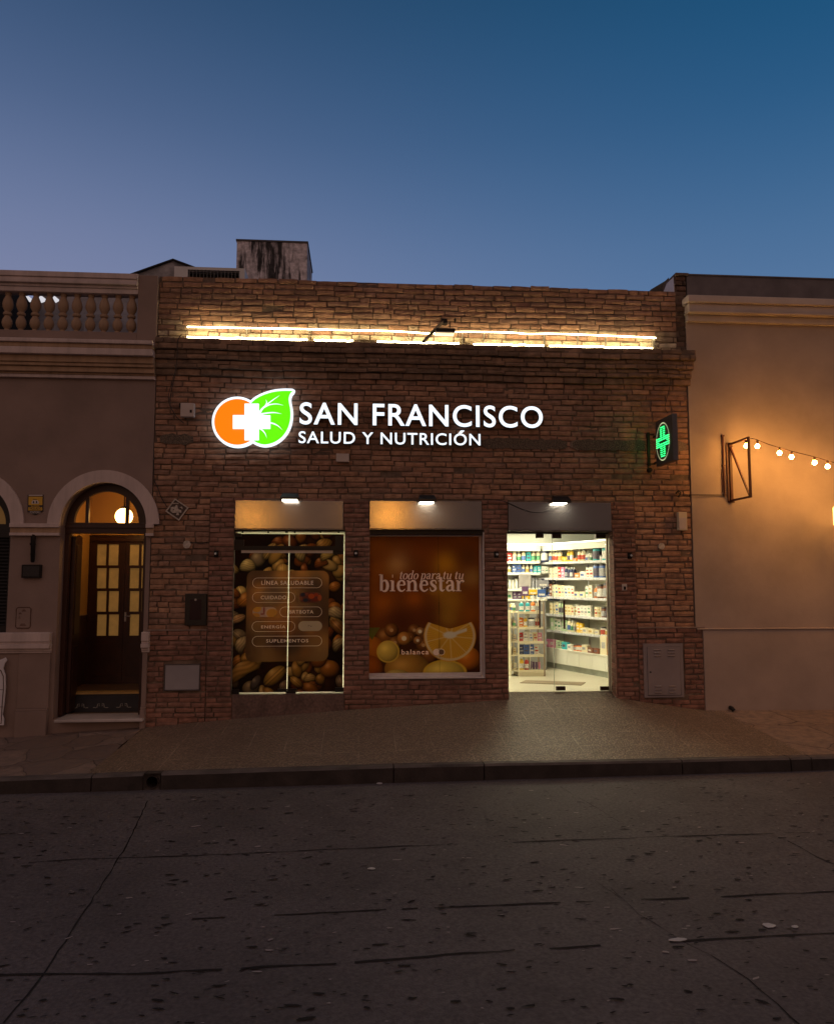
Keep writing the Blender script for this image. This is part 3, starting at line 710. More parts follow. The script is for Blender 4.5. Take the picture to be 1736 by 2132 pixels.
fitting(mb, 60,186,1465,236,YW-.05,YW-.012); fitting(mb, 150,240,1325,272,YW-.035,YW-.01,1); fitting(mb, 60,20,150,66,YW-.03,YW-.008)
fitting(mb, 60,100,185,186,YW-.026,YW-.008); fitting(mb, 1355,50,1465,186,YW-.03,YW-.008); fitting(mb, 1325,240,1465,290,YW-.03,YW-.008)
fitting(mb, 25,2028,120,2092,YW-.03,YW-.008); fitting(mb, 1355,2005,1465,2062,YW-.03,YW-.008); fitting(mb, 615,2022,865,2048,YW-.02,YW-.008); fitting(mb,722,2050,850,2082,YW-.022,YW-.009)
for x in (60,165,495,722,835,1165,1400): fitting(mb, x-10,-12,x+(28 if x in (722,) else 12),14,YW-.03,YW-.008)
mb.box(W1[0], W1[1], YW-.045, YW-.009, W1[3]-.022, W1[3])
mb.build('frame', [dark_al, alum], w1, bevel=.002)
# stone sill block under window one
mb = MB(); xm = (stone1[0]+stone1[1])/2-.03; mb.box(stone1[0]+.004, xm-.001, -.03, .04, ZBT, W1[2]-.006); mb.box(xm+.002, stone1[1]-.003, -.03, .04, ZBT, W1[2]-.006)
mb.box(stone1[0]+.004, W1[1], -.012, YW+.1, W1[2]-.006, W1[2]+.004)
mb.build('sill', pm('brown_granite', (.16,.10,.085), .45, ns=30, na=.35, stain=.5, stain_s=3, bump=.1), shop)

# ---- window two: orange film with words
Y2 = .22
fr = (PX(769,1260,Y2)-.04, PX(998,1260,Y2), PZ(885,1401,Y2), PZ(885,1117,Y2))
w2 = child_empty('window', shop, (W2[0], Y2, W2[2])); w2['label'] = 'middle shop window covered by a printed picture of orange slices'
k1 = lambda x, y: S(960+x/3.28, 1350+y/3.28, Y2)
def orange(gx, gz):
    asp = .80; rs = np.random.RandomState(5)
    c = blobs(gx, gz, asp, (.20,.055,.008), [(.10,.75,.2,(.30,.09,.01),.7),(.30,.83,.12,(.42,.20,.10),.5),(.27,.78,.09,(.46,.25,.10),.6),(.70,.80,.11,(.55,.26,.02),.8),(.66,.62,.10,(.46,.22,.03),.75),(.74,.52,.12,(.42,.21,.03),.7),(.5,.93,.15,(.24,.06,.01),.7),
        (.15,.5,.1,(.42,.13,.01),.7),(.42,.53,.08,(.48,.14,.01),.7),(.93,.7,.10,(.40,.22,.08),.6),(.3,.38,.16,(.10,.025,.008),.8),(.55,.4,.14,(.12,.03,.01),.7),(.9,.85,.12,(.12,.035,.01),.7),(.1,.93,.1,(.32,.10,.01),.6),(.72,.40,.1,(.40,.22,.04),.6),(.92,.42,.1,(.36,.12,.01),.6),(.35,.68,.08,(.3,.07,.01),.5)])
    lo = sm(.33, .2, gz)[..., None]; c = c*(1-lo*.75)+np.array((.06,.022,.01))*lo*.75
    def disc(c, cx, cz_, r, col, e=1, rim=None, core=None, an=0, zmax=9, shade=.5):
        dx, dz = (gx-cx)*asp, (gz-cz_)/e; d = np.sqrt(dx**2+dz**2)/r; mk = sm(1.03, .97, d)*(gz < zmax); s_ = np.clip(1.05-shade*d**2.5+.25*(dz-dx)/r, .1, 1.3)
        cc = np.array(col)*s_[..., None]; cc = cc+np.exp(-((dx/r+.3)**2+(dz/r-.3)**2)*10)[..., None]*np.array((.3,.2,.08))*.5
        if rim: w = (sm(.84,.9,d))[..., None]; cc = cc*(1-w)+np.array(rim)*w
        if core: w = sm(core[1], core[1]*.7, d)[..., None]; cc = cc*(1-w)+np.array(core[0])*w
        return c*(1-mk[..., None])+cc*mk[..., None]
    for (x, z, r) in ((.17,.26,.07),(.25,.22,.05),(.22,.31,.05),(.42,.31,.045),(.52,.28,.05),(.5,.2,.05),(.44,.12,.05),(.55,.12,.06),(.38,.26,.04)): c = disc(c, x, z, r, (.24,.09,.025), core=((.5,.3,.16),.3) if r < .055 else None, shade=.7)
    c = disc(c, .33,.25,.048,(.46,.20,.05),core=((.70,.58,.45),.42)); c = disc(c,.47,.30,.03,(.4,.2,.08),core=((.7,.6,.5),.5)); c = disc(c,.45,.235,.03,(.36,.16,.06),core=((.7,.6,.5),.4))
    c = disc(c,.03,.16,.11,(.48,.16,.02)); c = disc(c,.02,.03,.10,(.42,.12,.015)); c = disc(c,.9,.10,.085,(.50,.17,.02)); c = disc(c,.36,.03,.16,(.42,.22,.05),e=.7); c = disc(c,.27,-.02,.09,(.5,.36,.12),e=.5)
    c = disc(c,.19,.155,.08,(.62,.42,.11),rim=(.62,.40,.08)); c = disc(c,.69,.0,.155,(.56,.40,.10),e=.6,rim=(.6,.38,.06)); 
    # big slice: half disc with pith rim, core and spokes
    cx, cz_, r = .735, .265, .185; dx, dz = (gx-cx)*asp, gz-cz_-.0; d = np.sqrt(dx**2+dz**2)/r; th = np.arctan2(dz, dx)
    top = cz_+.055+.05*(np.abs(gx-cx)/.2)**1.2; mk = (sm(1.02,.98,d)*(gz < top))[..., None]
    cc = np.zeros(gx.shape+(3,))+np.array((.60,.33,.05)); cc = cc*(1+.12*np.sin(th*60)*d)[..., None]
    sp_ = np.abs(np.sin(th*4.5+.5)); w = sm(.16,.02,sp_*d)[..., None]*.35; cc = cc*(1-w)+np.array((.75,.6,.42))*w
    w = sm(.86,.91,d)[..., None]; cc = cc*(1-w)+np.array((.62,.46,.30))*w; w = sm(.955,.985,d)[..., None]; cc = cc*(1-w)+np.array((.62,.30,.04))*w
    d2 = np.sqrt(((gx-cx+.0)*asp/.05)**2+((gz-cz_-.008)/.026)**2); w = sm(1.2,.7,d2)[..., None]; cc = cc*(1-w)+np.array((.62,.52,.46))*w
    ln = np.abs((gz-cz_-.005)-(gx-cx)*.28); w = (sm(.017,.006,ln)*(gx > cx)*(gx < cx+.15))[..., None]; cc = cc*(1-w)+np.array((.62,.52,.46))*w
    c = c*(1-mk)+cc*mk
    lf = (np.abs((gx-.05)*asp)*1.6 < (gz-.24))*(gz < .33)*(gz > .24); c = np.where(lf[..., None], np.array((.16,.14,.03)), c)
    c = np.clip(c, 0, 1)**1.25*.82
    c = c*np.where((np.abs(gx-.632-.012*(1-gz)) < .0022), .35, 1)[..., None]
    return c
# bold serif / italic lettering drawn with a broad pen
def pen(pts, n=5): return smooth_pts([tuple(p) for p in pts], n)
GL = {
 'b': (1.08, [[(.30,1.52,.27),(.30,.75,.27),(.30,.04,.27)], [(.34,.72,.10),(.52,.97,.12),(.78,.90,.24),(.90,.50,.29),(.78,.10,.24),(.52,.0,.12),(.34,.12,.10)], [(.06,1.50,.07),(.30,1.52,.10)]]),
 'i': (.62, [[(.30,.96,.27),(.30,.5,.27),(.30,.04,.27)], [(.05,.95,.07),(.3,.97,.09)], [(.04,.03,.07),(.56,.03,.07)], [(.27,1.38,.26),(.33,1.38,.26)]]),
 'e': (.98, [[(.22,.56,.08),(.5,.56,.09),(.84,.56,.10)], [(.84,.56,.20),(.78,.85,.20),(.55,.98,.12),(.30,.82,.22),(.22,.48,.28),(.32,.14,.22),(.60,.0,.13),(.90,.20,.08)]]),
 'n': (1.22, [[(.27,.95,.27),(.27,.5,.27),(.27,.04,.27)], [(.04,.94,.07),(.27,.97,.1)], [(.02,.03,.07),(.54,.03,.07)], [(.38,.74,.10),(.58,.95,.13),(.80,.90,.24),(.90,.65,.27),(.90,.35,.27),(.90,.04,.27)], [(.66,.03,.07),(1.16,.03,.07)]]),
 's': (.86, [[(.74,.68,.06),(.66,.93,.10),(.46,.98,.12),(.24,.84,.22),(.34,.60,.26),(.58,.42,.27),(.66,.20,.22),(.46,.02,.12),(.22,.06,.10),(.12,.34,.06)]]),
 't': (.72, [[(.34,1.30,.14),(.32,1.1,.26),(.32,.6,.27),(.33,.2,.27),(.48,.03,.15),(.68,.16,.06)], [(.06,.94,.08),(.64,.94,.08)]]),
 'a': (1.04, [[(.16,.70,.18),(.28,.92,.14),(.50,.98,.13),(.70,.84,.26),(.74,.5,.27),(.74,.2,.27),(.84,.04,.15),(1.0,.10,.06)], [(.70,.58,.09),(.40,.50,.16),(.22,.28,.26),(.34,.06,.18),(.60,.10,.12),(.70,.26,.08)]]),
 'r': (.88, [[(.27,.95,.27),(.27,.5,.27),(.27,.04,.27)], [(.04,.94,.07),(.27,.97,.1)], [(.02,.03,.07),(.56,.03,.07)], [(.38,.66,.09),(.50,.92,.12),(.68,.98,.16),(.78,.84,.24)]]),
 'o': (1.0, [[(.50,.98,.10),(.78,.84,.22),(.88,.5,.27),(.76,.14,.22),(.50,.0,.10),(.24,.14,.22),(.14,.5,.27),(.24,.84,.22),(.50,.98,.10)]]),
 'd': (1.1, [[(.86,1.52,.22),(.82,.75,.25),(.80,.2,.25),(.88,.04,.14),(1.04,.10,.06)], [(.74,.74,.09),(.55,.97,.12),(.28,.84,.23),(.16,.46,.27),(.28,.08,.22),(.52,.02,.12),(.74,.24,.09)], [(.62,1.5,.06),(.86,1.52,.08)]]),
 'p': (1.1, [[(.10,.90,.08),(.30,.98,.16),(.30,.5,.25),(.27,-.45,.25)], [(.08,-.46,.07),(.50,-.46,.07)], [(.36,.74,.10),(.56,.97,.12),(.82,.86,.23),(.92,.5,.27),(.80,.12,.22),(.56,.0,.12),(.36,.14,.10)]]),
 'u': (1.16, [[(.06,.90,.07),(.26,.96,.16),(.26,.5,.25),(.30,.12,.22),(.50,.02,.13),(.72,.20,.09)], [(.86,.96,.24),(.84,.5,.25),(.82,.2,.25),(.90,.04,.14),(1.06,.10,.06)]]),
 ' ': (.42, [])}
def serif(word, x0, x1, z0, xh, c, wk=1.0, shear=0.0, dy=.003):
    quads = []; pen_x = 0
    for ch in word:
        adv, strokes = GL[ch]
        for si, st in enumerate(strokes):
            pts = pen(st)
            for i in range(len(pts)-1):
                (xa, ya, wa), (xb, yb, wb) = pts[i], pts[i+1]; wa *= wk; wb *= wk
                dx, dyy = xb-xa, yb-ya; L_ = sqrt(dx*dx+dyy*dyy) or 1
                # broad nib: normals smoothed from neighbours
                p0 = pts[max(0, i-1)]; p3 = pts[min(len(pts)-1, i+2)]
                na = (xb-p0[0], yb-p0[1]); nb = (p3[0]-xa, p3[1]-ya); la = sqrt(na[0]**2+na[1]**2) or 1; lb = sqrt(nb[0]**2+nb[1]**2) or 1
                A = (-na[1]/la*wa/2, na[0]/la*wa/2); B = (-nb[1]/lb*wb/2, nb[0]/lb*wb/2)
                quads.append(([(pen_x+xa-A[0], ya-A[1]), (pen_x+xb-B[0], yb-B[1]), (pen_x+xb+B[0], yb+B[1]), (pen_x+xa+A[0], ya+A[1])], si))
        pen_x += adv
    out = []; xsall = [p[0]+p[1]*shear for q, _ in quads for p in q]; a, b = min(xsall), max(xsall)
    for k, (q, si) in enumerate(quads): out.append(([(x0+(p[0]+p[1]*shear-a)/(b-a)*(x1-x0), z0+p[1]*xh) for p in q], c, dy+si*.0004+(k % 7)*.00005))
    return out
pink = (1.0,.84,.73); ex = []
a = k1(308,968); b = k1(1090,968); xh = k1(0,868)[1]-k1(0,968)[1]
ex += serif('bienestar', a[0], b[0], a[1], xh, pink)
a = k1(500,858); b = k1(900,858); xh = k1(0,806)[1]-k1(0,858)[1]
ex += serif('todo para', k1(500,858)[0], k1(868,858)[0], a[1], xh, pink, .9, .22); ex += serif('tu', k1(895,858)[0], k1(972,858)[0], a[1], xh, pink, .9, .22); ex += serif('tu', k1(1003,858)[0], k1(1082,858)[0], a[1], xh, pink, .95, .22)
a = k1(515,1546); b = k1(762,1500); ex += text_faces('balanca', a[0], b[0], a[1], b[1], (.98,.80,.66), .003, offset=.012, spacing=1.2)
a = k1(803,1553); b = k1(908,1494); ex += [(f, (.95,.78,.62), .003) for f in pill(a[0], b[0], a[1], b[1], .006)]; a2 = k1(856,1546); ex += [(f, (.95,.78,.62), .0034) for f in pill(a[0]+.005, a2[0]+.012, a[1]+.006, b[1]-.006, None)]
cc = k1(879,1523); rr_ = (k1(904,0)[0]-k1(856,0)[0])/2; ex.append(([(cc[0]+rr_*cos(2*pi*k/20), cc[1]+rr_*sin(2*pi*k/20)) for k in range(20)], (.16,.09,.05), .0037))
film('printed_film', fr[0], fr[1], fr[2], fr[3], Y2-.004, 300, 380, orange, w2, ex)
mb = MB(); mb.box(fr[0], fr[1], Y2, Y2+.01, fr[2], fr[3]); mb.build('pane', clear, w2)
mb = MB(); al = pm('white_aluminium', (.62,.56,.56), .4, metal=.2, ns=10, na=.08, bump=0)
mb.cellwall(fr[0]-.02, fr[1]+.02, fr[2]-.04, fr[3]+.02, [(fr[0]+.001, fr[1]-.001, fr[2]+.001, fr[3]-.001)], Y2-.03, Y2+.03); mb.build('frame', al, w2, bevel=.002); mb = MB()
mb.box(W2[1]-.012, W2[1]-.002, -.03, Y2-.031, W2[2]+.012, W2[3]-.03); mb.box(W2[0]+.003, W2[1]-.002, -.036, Y2-.031, W2[2]+.001, W2[2]+.0122)
mb.build('trim', al, w2, bevel=.002)
mb = MB(); mb.box(W2[0]+.001, W2[1]-.012, .02, Y2+.08, fr[3]+.021, W2[3]-.001); mb.build('shutter_box', dark_al, w2)

# ---- glass door
YD = .30
dr = child_empty('door', shop, ((DX0+DX1)/2, YD, Z0)); dr['label'] = 'clear glass shop door with two dark pull handles'
k2 = lambda x, y, Y=YD: S(1380+x/3.33, 1340+y/3.33, Y)
gx0, gx1 = DX0, k2(1027,1200)[0]; gm = k2(530,1200)[0]; dtop = k2(500,485)[1]
mb = MB(); mb.box(DX0+.002, gm-.003, YD, YD+.01, Z0+.01, dtop); mb.build('door_leaf', clear, dr)
mb = MB(); mb.box(gm+.003, gx1-.002, YD, YD+.01, Z0+.01, dtop); mb.build('door_leaf', clear, dr)
mb = MB(); eg = pm('glass_edge', (.45,.55,.42), .2, ns=5, na=.05, bump=0)
mb.box(gm-.0028, gm+.0028, YD-.001, YD+.011, Z0+.01, dtop); mb.build('glass_edge', eg, dr)
mb = MB(); mb.box(DX0, DX1, YD-.05, YD+.05, dtop, DR[3]-.001)
mb.build('head_rail', dark_al, dr)
for (x0,y0,x1,y1) in ((366,483,438,522),(515,483,602,526),(920,483,1010,524),(556,1898,640,1936),(966,1898,1055,1936)):
    a = k2(x0,y1); b = k2(x1,y0); mb = MB(); mb.box(a[0], b[0], YD-.016, YD+.024, max(Z0+.002, a[1]), min(b[1], dtop-.001))
    mb.build('clamp', pm('bronze_clamp', (.06,.035,.022), .35, metal=.7, ns=8, na=.1, bump=0), dr, bevel=.002)
wood = pm('dark_handle_wood', (.085,.035,.02), .35, ns=30, na=.3, bump=.05)
for x0, x1, ya, yb in ((389,402,1100,1352),(613,628,1100,1362)):
    a = k2(x0, yb); b = k2(x1, ya); x = (a[0]+b[0])/2; w_ = (b[0]-a[0])/2; mb = MB(); mb.tube([(x, YD-.055, a[1]), (x, YD-.055, b[1])], w_, 12); mb.tube([(x, YD-.055, a[1]+.12), (x, YD-.001, a[1]+.12)], .007, 8, 1); mb.tube([(x, YD-.055, b[1]-.12), (x, YD-.001, b[1]-.12)], .007, 8, 1)
    mb.tube([(x-w_*2.1, YD-.02, a[1]+.02), (x-w_*2.1, YD-.02, b[1]-.02)], .006, 8, 1)
    mb.build('handle', [wood, alum], dr, smooth=True)
mb = MB(); ja = pm('jamb_aluminium', (.55,.52,.42), .45, metal=.3, ns=8, na=.05, bump=0)
mb.box(gx1, gx1+.035, YD-.04, YD+.02, Z0, dtop); mb.box(gx1+.036, DX1-.004, YD-.12, YD+.02, Z0, dtop); 
mb.build('door_frame', ja, dr, bevel=.002)
mb = MB(); a = k2(1072,1930,YD-.12); b = k2(1088,1880,YD-.12); mb.box(a[0], b[0], YD-.128, YD-.12, a[1], b[1]); mb.build('floor_lock', dark_al, dr)
# brick reveal right of the door
mb = MB()
z = zbase(DX1)
rowh = .066
while z < DR[3]:
    c = brick_cols('pier'); c = tuple(x*1.25 for x in c); mb.box(DX1-.014, DX1-.001, -.02, YD-.13, z+.004, min(z+rowh-.004, DR[3]), 0, c); z += rowh
mb.build('door_reveal', brickm, shop)
# ================================================================= SHOP INTERIOR
A_ = Vector((*onz(1266,1413,Z0), 0)); B_ = Vector((*onz(1130,1388,Z0), 0)); YB = B_.y+.42; CZ = Z0+2.46
wallm = pm('shop_white', (.80,.80,.72), .5, ns=2, na=.03, bump=0)
tilef = pm('shop_floor_tile', (.66,.62,.50), .25, ns=1.2, na=.05, bump=0)
shelfm = pm('shelf_white', (.78,.78,.70), .4, ns=3, na=.03, bump=0)
mb = MB(); ix0, ix1 = XL+.2, XR-.2
mb.box(ix0, ix1, .301, BYK+2.3, Z0-.1, Z0); mb.build('shop_floor', tilef, shop)
mb = MB(); mb.box(ix0, ix1, .36, BYK+2.3, CZ, CZ+.1); mb.box(ix0, ix1, YB+.02, YB+.12, Z0+.001, CZ-.001); mb.box(ix0, ix0+.03, .36, YB+.018, Z0+.001, CZ-.001); mb.box(ix1-.03, ix1, .36, YB+.018, Z0+.001, CZ-.001)
mb.box(ix0+.031, W2[1]+.2, .302, .36, DR[3]-.02, CZ-.001); mb.box(W1[1]+.02, W2[0]-.06, .302, .36, Z0+.001, CZ-.03)
mb.build('shop_room', wallm, shop)
lampm = emit('ceiling_panel_light', (1, .91, .62), 20)
for (x, y, lb) in ((2.5, 1.5, 'square white ceiling light nearest the glass door'), (2.6, 2.7, 'square white ceiling light deeper in the shop behind the first'), (.0, 2.0, 'square white ceiling light hidden behind the orange window'), (-1.6, 1.6, 'square white ceiling light hidden behind the nut window')):
    t = thing('ceiling_light', (x, y, CZ), lb, 'ceiling light', 'ceiling lights in the shop')
    mb = MB(); mb.box(-.55, .55, -.3, .3, -.025, -.012); mb.build('diffuser', lampm, t, local=True)
    mb = MB(); mb.box(-.58, .58, -.33, .33, -.0118, -.002); mb.build('frame', shelfm, t, local=True)

e_ = (B_-A_).normalized(); TH = atan2(e_.y, e_.x); LR = (B_-A_).length
def zz(v, u=1240, d=.0): return PZ(u, v, (A_+e_*.3).y) - Z0
LV = [(1168,1.83),(1204,1.56),(1247,1.235),(1287,.935),(1324,.66)]
lev = [zz(v) for v, _ in LV]; ctr = zz(1362)
def Rw(t, lx, ly, lz): return None
unit = thing('wall_shelving', (A_.x, A_.y, Z0), 'white wall shelving with six stocked levels along the right side of the shop', 'shelving', rz=TH)
X0, X1 = -.95, LR+.35
mb = MB(); mb.box(X0, X1, -.47, -.45, .0, 2.2); mb.build('back_panel', shelfm, unit, local=True)
mb = MB(); mb.box(X0, X1, -.449, -.02, .10, ctr-.021); 
x = X0
while x < X1-.1: mb.box(x+.002, min(x+.335, X1), -.0195, .0, .102, ctr-.022); x += .34
mb.build('base_cabinet', shelfm, unit, local=True)
mb = MB(); mb.box(X0, X1, -.44, -.03, .0, .099); mb.build('kick_panel', pm('kick_grey', (.30,.32,.27), .4), unit, local=True)
mb = MB(); mb.box(X0, X1, -.449, .012, ctr-.02, ctr); mb.build('counter_top', shelfm, unit, local=True)
for z in lev:
    mb = MB(); mb.box(X0, X1, -.449, -.10, z-.018, z); mb.box(X0, X1, -.0995, -.094, z-.03, z+.012, 1)
    mb.build('shelf', [shelfm, pm('price_rail', (.62,.62,.66), .35, ns=60, na=.45, bump=0)], unit, local=True)
mb = MB(); mb.box(X0, X1, -.449, -.05, 2.10, 2.215); mb.build('bulkhead', shelfm, unit, local=True)
mb = MB(); mb.box(X0, X1, -.10, -.07, 2.2155, 2.23); mb.build('added_light_strip', emit('added_strip_glow', (1, .95, .72), 9), unit, local=True)  # invented glowing strip, added to brighten the wall above the bulkhead
for xx in (.36, 1.02, LR-.05):
    mb = MB(); mb.box(xx, xx+.016, -.4489, -.105, ctr+.001, 2.09); 
    mb.build('upright', glass_mat('clear_glass'), unit, local=True)

# products
PAL = {'white': (.82,.80,.72), 'cream': (.80,.72,.50), 'pale green': (.55,.72,.45), 'teal': (.04,.42,.48), 'blue': (.06,.14,.42), 'navy': (.02,.035,.12), 'orange': (.80,.22,.03), 'yellow': (.85,.55,.04), 'red': (.55,.04,.03), 'pink': (.70,.25,.42), 'brown': (.22,.08,.04), 'grey': (.30,.30,.34), 'lilac': (.42,.34,.62), 'purple': (.14,.07,.18)}
pmats = {k: pm('pack_'+k.replace(' ', '_'), v, .4, ns=9, na=.05, bump=0) for k, v in PAL.items()}
lab = pm('pack_label', (.78,.76,.72), .5, ns=70, na=.4, bump=0); labd = pm('pack_label_dark', (.12,.10,.14), .5, ns=70, na=.5, bump=0); cap = pm('pack_cap', (.75,.75,.72), .35, bump=0); capd = pm('pack_cap_dark', (.03,.03,.035), .35, bump=0)
PM = {}
LABS = [pm('pack_label_%s' % n, c, .5, ns=70, na=.4, bump=0) for n, c in (('white',(.78,.76,.72)),('dark',(.12,.10,.14)),('red',(.5,.08,.05)),('green',(.10,.32,.16)),('blue',(.10,.18,.45)),('ochre',(.55,.36,.10)),('grey',(.4,.4,.42)))]
def product_mesh(kind, colr):
    var = random.randrange(5); k = (kind, colr, var)
    if k in PM: return PM[k]
    mb = MB(); dk = colr in ('white', 'cream'); L2 = LABS[[2,3,4,5,6][var]] if dk else LABS[[0,0,1,0,6][var]]
    if kind == 'box': mb.box(-.035,.035,-.02,.02,0,.15); mb.box(-.026,.026,-.0212,-.0202,.05,.075,1); mb.box(-.026,.010,-.0212,-.0202,.10,.118,1); mb.box(-.018,.018,-.0212,-.0202,.02,.027,1)
    if kind == 'flat box': mb.box(-.06,.06,-.03,.03,0,.065); mb.box(-.045,.02,-.0312,-.0302,.022,.045,1)
    if kind == 'bottle': mb.lathe([(.0,0),(.030,0),(.033,.006),(.033,.12),(.026,.142),(.012,.150),(.012,.158)], n=12); mb.lathe([(.0338,.03),(.0338,.095)], n=12, mi=1); mb.lathe([(.016,.157),(.016,.185),(.0,.187)], n=12, mi=2)
    if kind == 'pump bottle': mb.lathe([(.0,0),(.036,0),(.039,.008),(.039,.13),(.028,.155),(.012,.16)], n=12); mb.lathe([(.0398,.035),(.0398,.10)], n=12, mi=1); mb.lathe([(.015,.159),(.015,.175),(.005,.176),(.005,.20),(.016,.201),(.016,.21),(0,.211)], n=12, mi=2); mb.box(-.03,0,-.006,.006,.200,.210,2)
    if kind == 'jar': mb.lathe([(.0,0),(.042,0),(.045,.006),(.045,.10),(.040,.108)], n=14); mb.lathe([(.0458,.02),(.0458,.085)], n=14, mi=1); mb.lathe([(.044,.1085),(.044,.128),(0,.130)], n=14, mi=3)
    if kind == 'tub': mb.lathe([(.0,0),(.060,0),(.062,.01),(.062,.165),(.058,.172)], n=16); mb.lathe([(.0628,.03),(.0628,.14)], n=16, mi=1); mb.lathe([(.061,.1725),(.061,.20),(0,.202)], n=16, mi=3)
    if kind == 'tube': mb.lathe([(.0,0),(.018,0),(.018,.02)], n=10, mi=2); mb.lathe([(.021,.0205),(.023,.08),(.018,.14)], n=10); mb.box(-.022,.022,-.002,.002,.138,.155)
    if kind == 'pouch': mb.prism([(-.07,0),(.07,0),(.062,.11),(.068,.21),(-.066,.21),(-.06,.11)], -.018, .018); mb.box(-.035,.035,-.0195,-.0185,.07,.14,1)
    me_o = mb.build('pack', [pmats[colr], L2, cap, capd], smooth=kind not in ('box','flat box','pouch')); me = me_o.data; bpy.data.objects.remove(me_o); PM[k] = me; return me
ORD = ['first','second','third','fourth','fifth','sixth','seventh','eighth','ninth','tenth','eleventh','twelfth','thirteenth','fourteenth','fifteenth','sixteenth','seventeenth','eighteenth','nineteenth','twentieth','twenty-first','twenty-second','twenty-third','twenty-fourth','twenty-fifth','twenty-sixth','twenty-seventh','twenty-eighth','twenty-ninth','thirtieth']+['thirty-'+w for w in 'first second third fourth fifth sixth seventh eighth ninth'.split()]+['fortieth']+['forty-'+w for w in 'first second third fourth fifth sixth seventh eighth ninth'.split()]
def kname(kind): return {'box':'carton','flat box':'carton','bottle':'bottle','pump bottle':'pump_bottle','jar':'jar','tub':'tub','tube':'cream_tube','pouch':'paper_pouch'}[kind]
def put(kind, colr, pos, rz, s, order, where, group):
    o = bpy.data.objects.new(kname(kind), product_mesh(kind, colr)); COL.objects.link(o); o.location = pos; o.rotation_euler = (0,0,rz+random.uniform(-.08,.08)); o.scale = s
    tag(o, '%s %s, %s from the %s' % (colr, kname(kind).replace('_', ' '), order, where), kname(kind).replace('_', ' '), group)
WID = {'box':.075,'flat box':.125,'bottle':.072,'pump bottle':.085,'jar':.096,'tub':.13,'tube':.05,'pouch':.145}
HGT = {'box':.15,'flat box':.065,'bottle':.187,'pump bottle':.211,'jar':.13,'tub':.202,'tube':.155,'pouch':.21}
def row(seq, pos_fn, L0, where, group, hmax, rz):
    x = 0; k = 0; i = 0
    while x < L0 and i < len(seq):
        kind, colr, n, hs = seq[i]
        for _ in range(n):
            s = hs*1.28*random.uniform(.92, 1.08); w = WID[kind]*min(1.2, s)
            if HGT[kind]*s > hmax: s = hmax/HGT[kind]
            if x+w > L0: break
            sx = min(1.2, s); put(kind, colr, pos_fn(x+w/2), rz, (sx, sx, s), ORD[k], where, group); x += w+.004; k += 1
        i += 1
# right wall shelves: x measured from the far end (left in view) towards the door
far = Vector((B_.x, B_.y, Z0)) ; dirn = -e_; nrm = Vector((-e_.y, e_.x, 0))
SH = [
 (0, [('tub','purple',1,.9),('bottle','cream',2,1),('pump bottle','cream',2,1),('box','yellow',3,.5),('bottle','yellow',2,1.0),('flat box','orange',1,.7),('pump bottle','cream',2,1.0),('bottle','white',3,.6),('bottle','white',3,.5),('tub','teal',1,1.15),('tub','grey',1,1.2),('tub','navy',1,1.2)]),
 (1, [('box','cream',3,1),('box','red',1,1.1),('box','pink',1,1),('bottle','navy',4,.8),('flat box','orange',1,1.1),('flat box','white',1,1.3),('box','white',2,.9),('box','cream',1,1.2),('tub','blue',2,1.0),('tub','navy',1,1.0),('box','pale green',2,1.0)]),
 (2, [('box','brown',1,1.2),('box','cream',4,1.1),('box','white',3,1.0),('flat box','cream',2,1.2),('box','white',2,1.1),('flat box','lilac',2,1.0),('pump bottle','orange',1,.95),('tub','brown',1,.95),('tub','red',1,1.0),('jar','brown',2,1.0)]),
 (3, [('box','cream',3,1.1),('bottle','pale green',2,1.1),('box','cream',3,.9),('box','white',7,.95),('box','pale green',1,.9),('box','cream',2,.9),('jar','brown',1,1.0),('box','purple',3,.95),('jar','brown',2,1.0)]),
 (4, [('pouch','pale green',1,.8),('box','white',2,1.1),('box','pale green',2,1.0),('bottle','cream',3,.95),('box','yellow',2,.9),('flat box','cream',2,1.2),('flat box','white',2,1.2),('jar','white',2,.8),('box','cream',3,.8)]),
]
END = [[('tub','teal',1,1.05),('jar','grey',1,.7),('tub','teal',1,1.1),('tub','grey',1,1.15),('tub','navy',1,1.1)],[('tub','blue',1,1.05),('tub','blue',1,1.05),('tub','navy',1,1.05),('box','pale green',2,1.0),('tub','grey',1,1)],[('pump bottle','orange',1,.9),('tub','brown',1,1.0),('tub','brown',1,.95),('tub','red',1,1.0),('box','brown',1,1.2),('jar','brown',1,1)],[('box','cream',2,.9),('jar','brown',1,1.0),('box','purple',3,.85),('bottle','brown',2,.9),('jar','cream',1,1)],[('flat box','cream',1,1.1),('jar','white',2,.8),('pouch','cream',1,1.0),('pouch','orange',1,1.0),('pouch','cream',1,1.0)]]
names = ['top shelf','second shelf','third shelf','fourth shelf','fifth shelf']
LS = LR+.9
for (k, seq) in SH:
    z = lev[k]; hm = (lev[k-1]-lev[k]-.045) if k else .24
    pf = lambda x, z=z: (far.x+dirn.x*(x+.02)-nrm.x*.17, far.y+dirn.y*(x+.02)-nrm.y*.17, Z0+z+.001)
    row(END[k], lambda x, pf=pf: pf(x+LR-.52), .95, 'door end of the %s, right wall shelving' % names[k], 'products on the wall shelving', hm, TH+pi)
    row([s_ for s_ in seq if s_[0] != 'tub']+[('box','white',3,1),('jar','brown',3,1)], pf, LR-.53, 'far end of the %s, right wall shelving' % names[k], 'products on the wall shelving', hm, TH+pi)
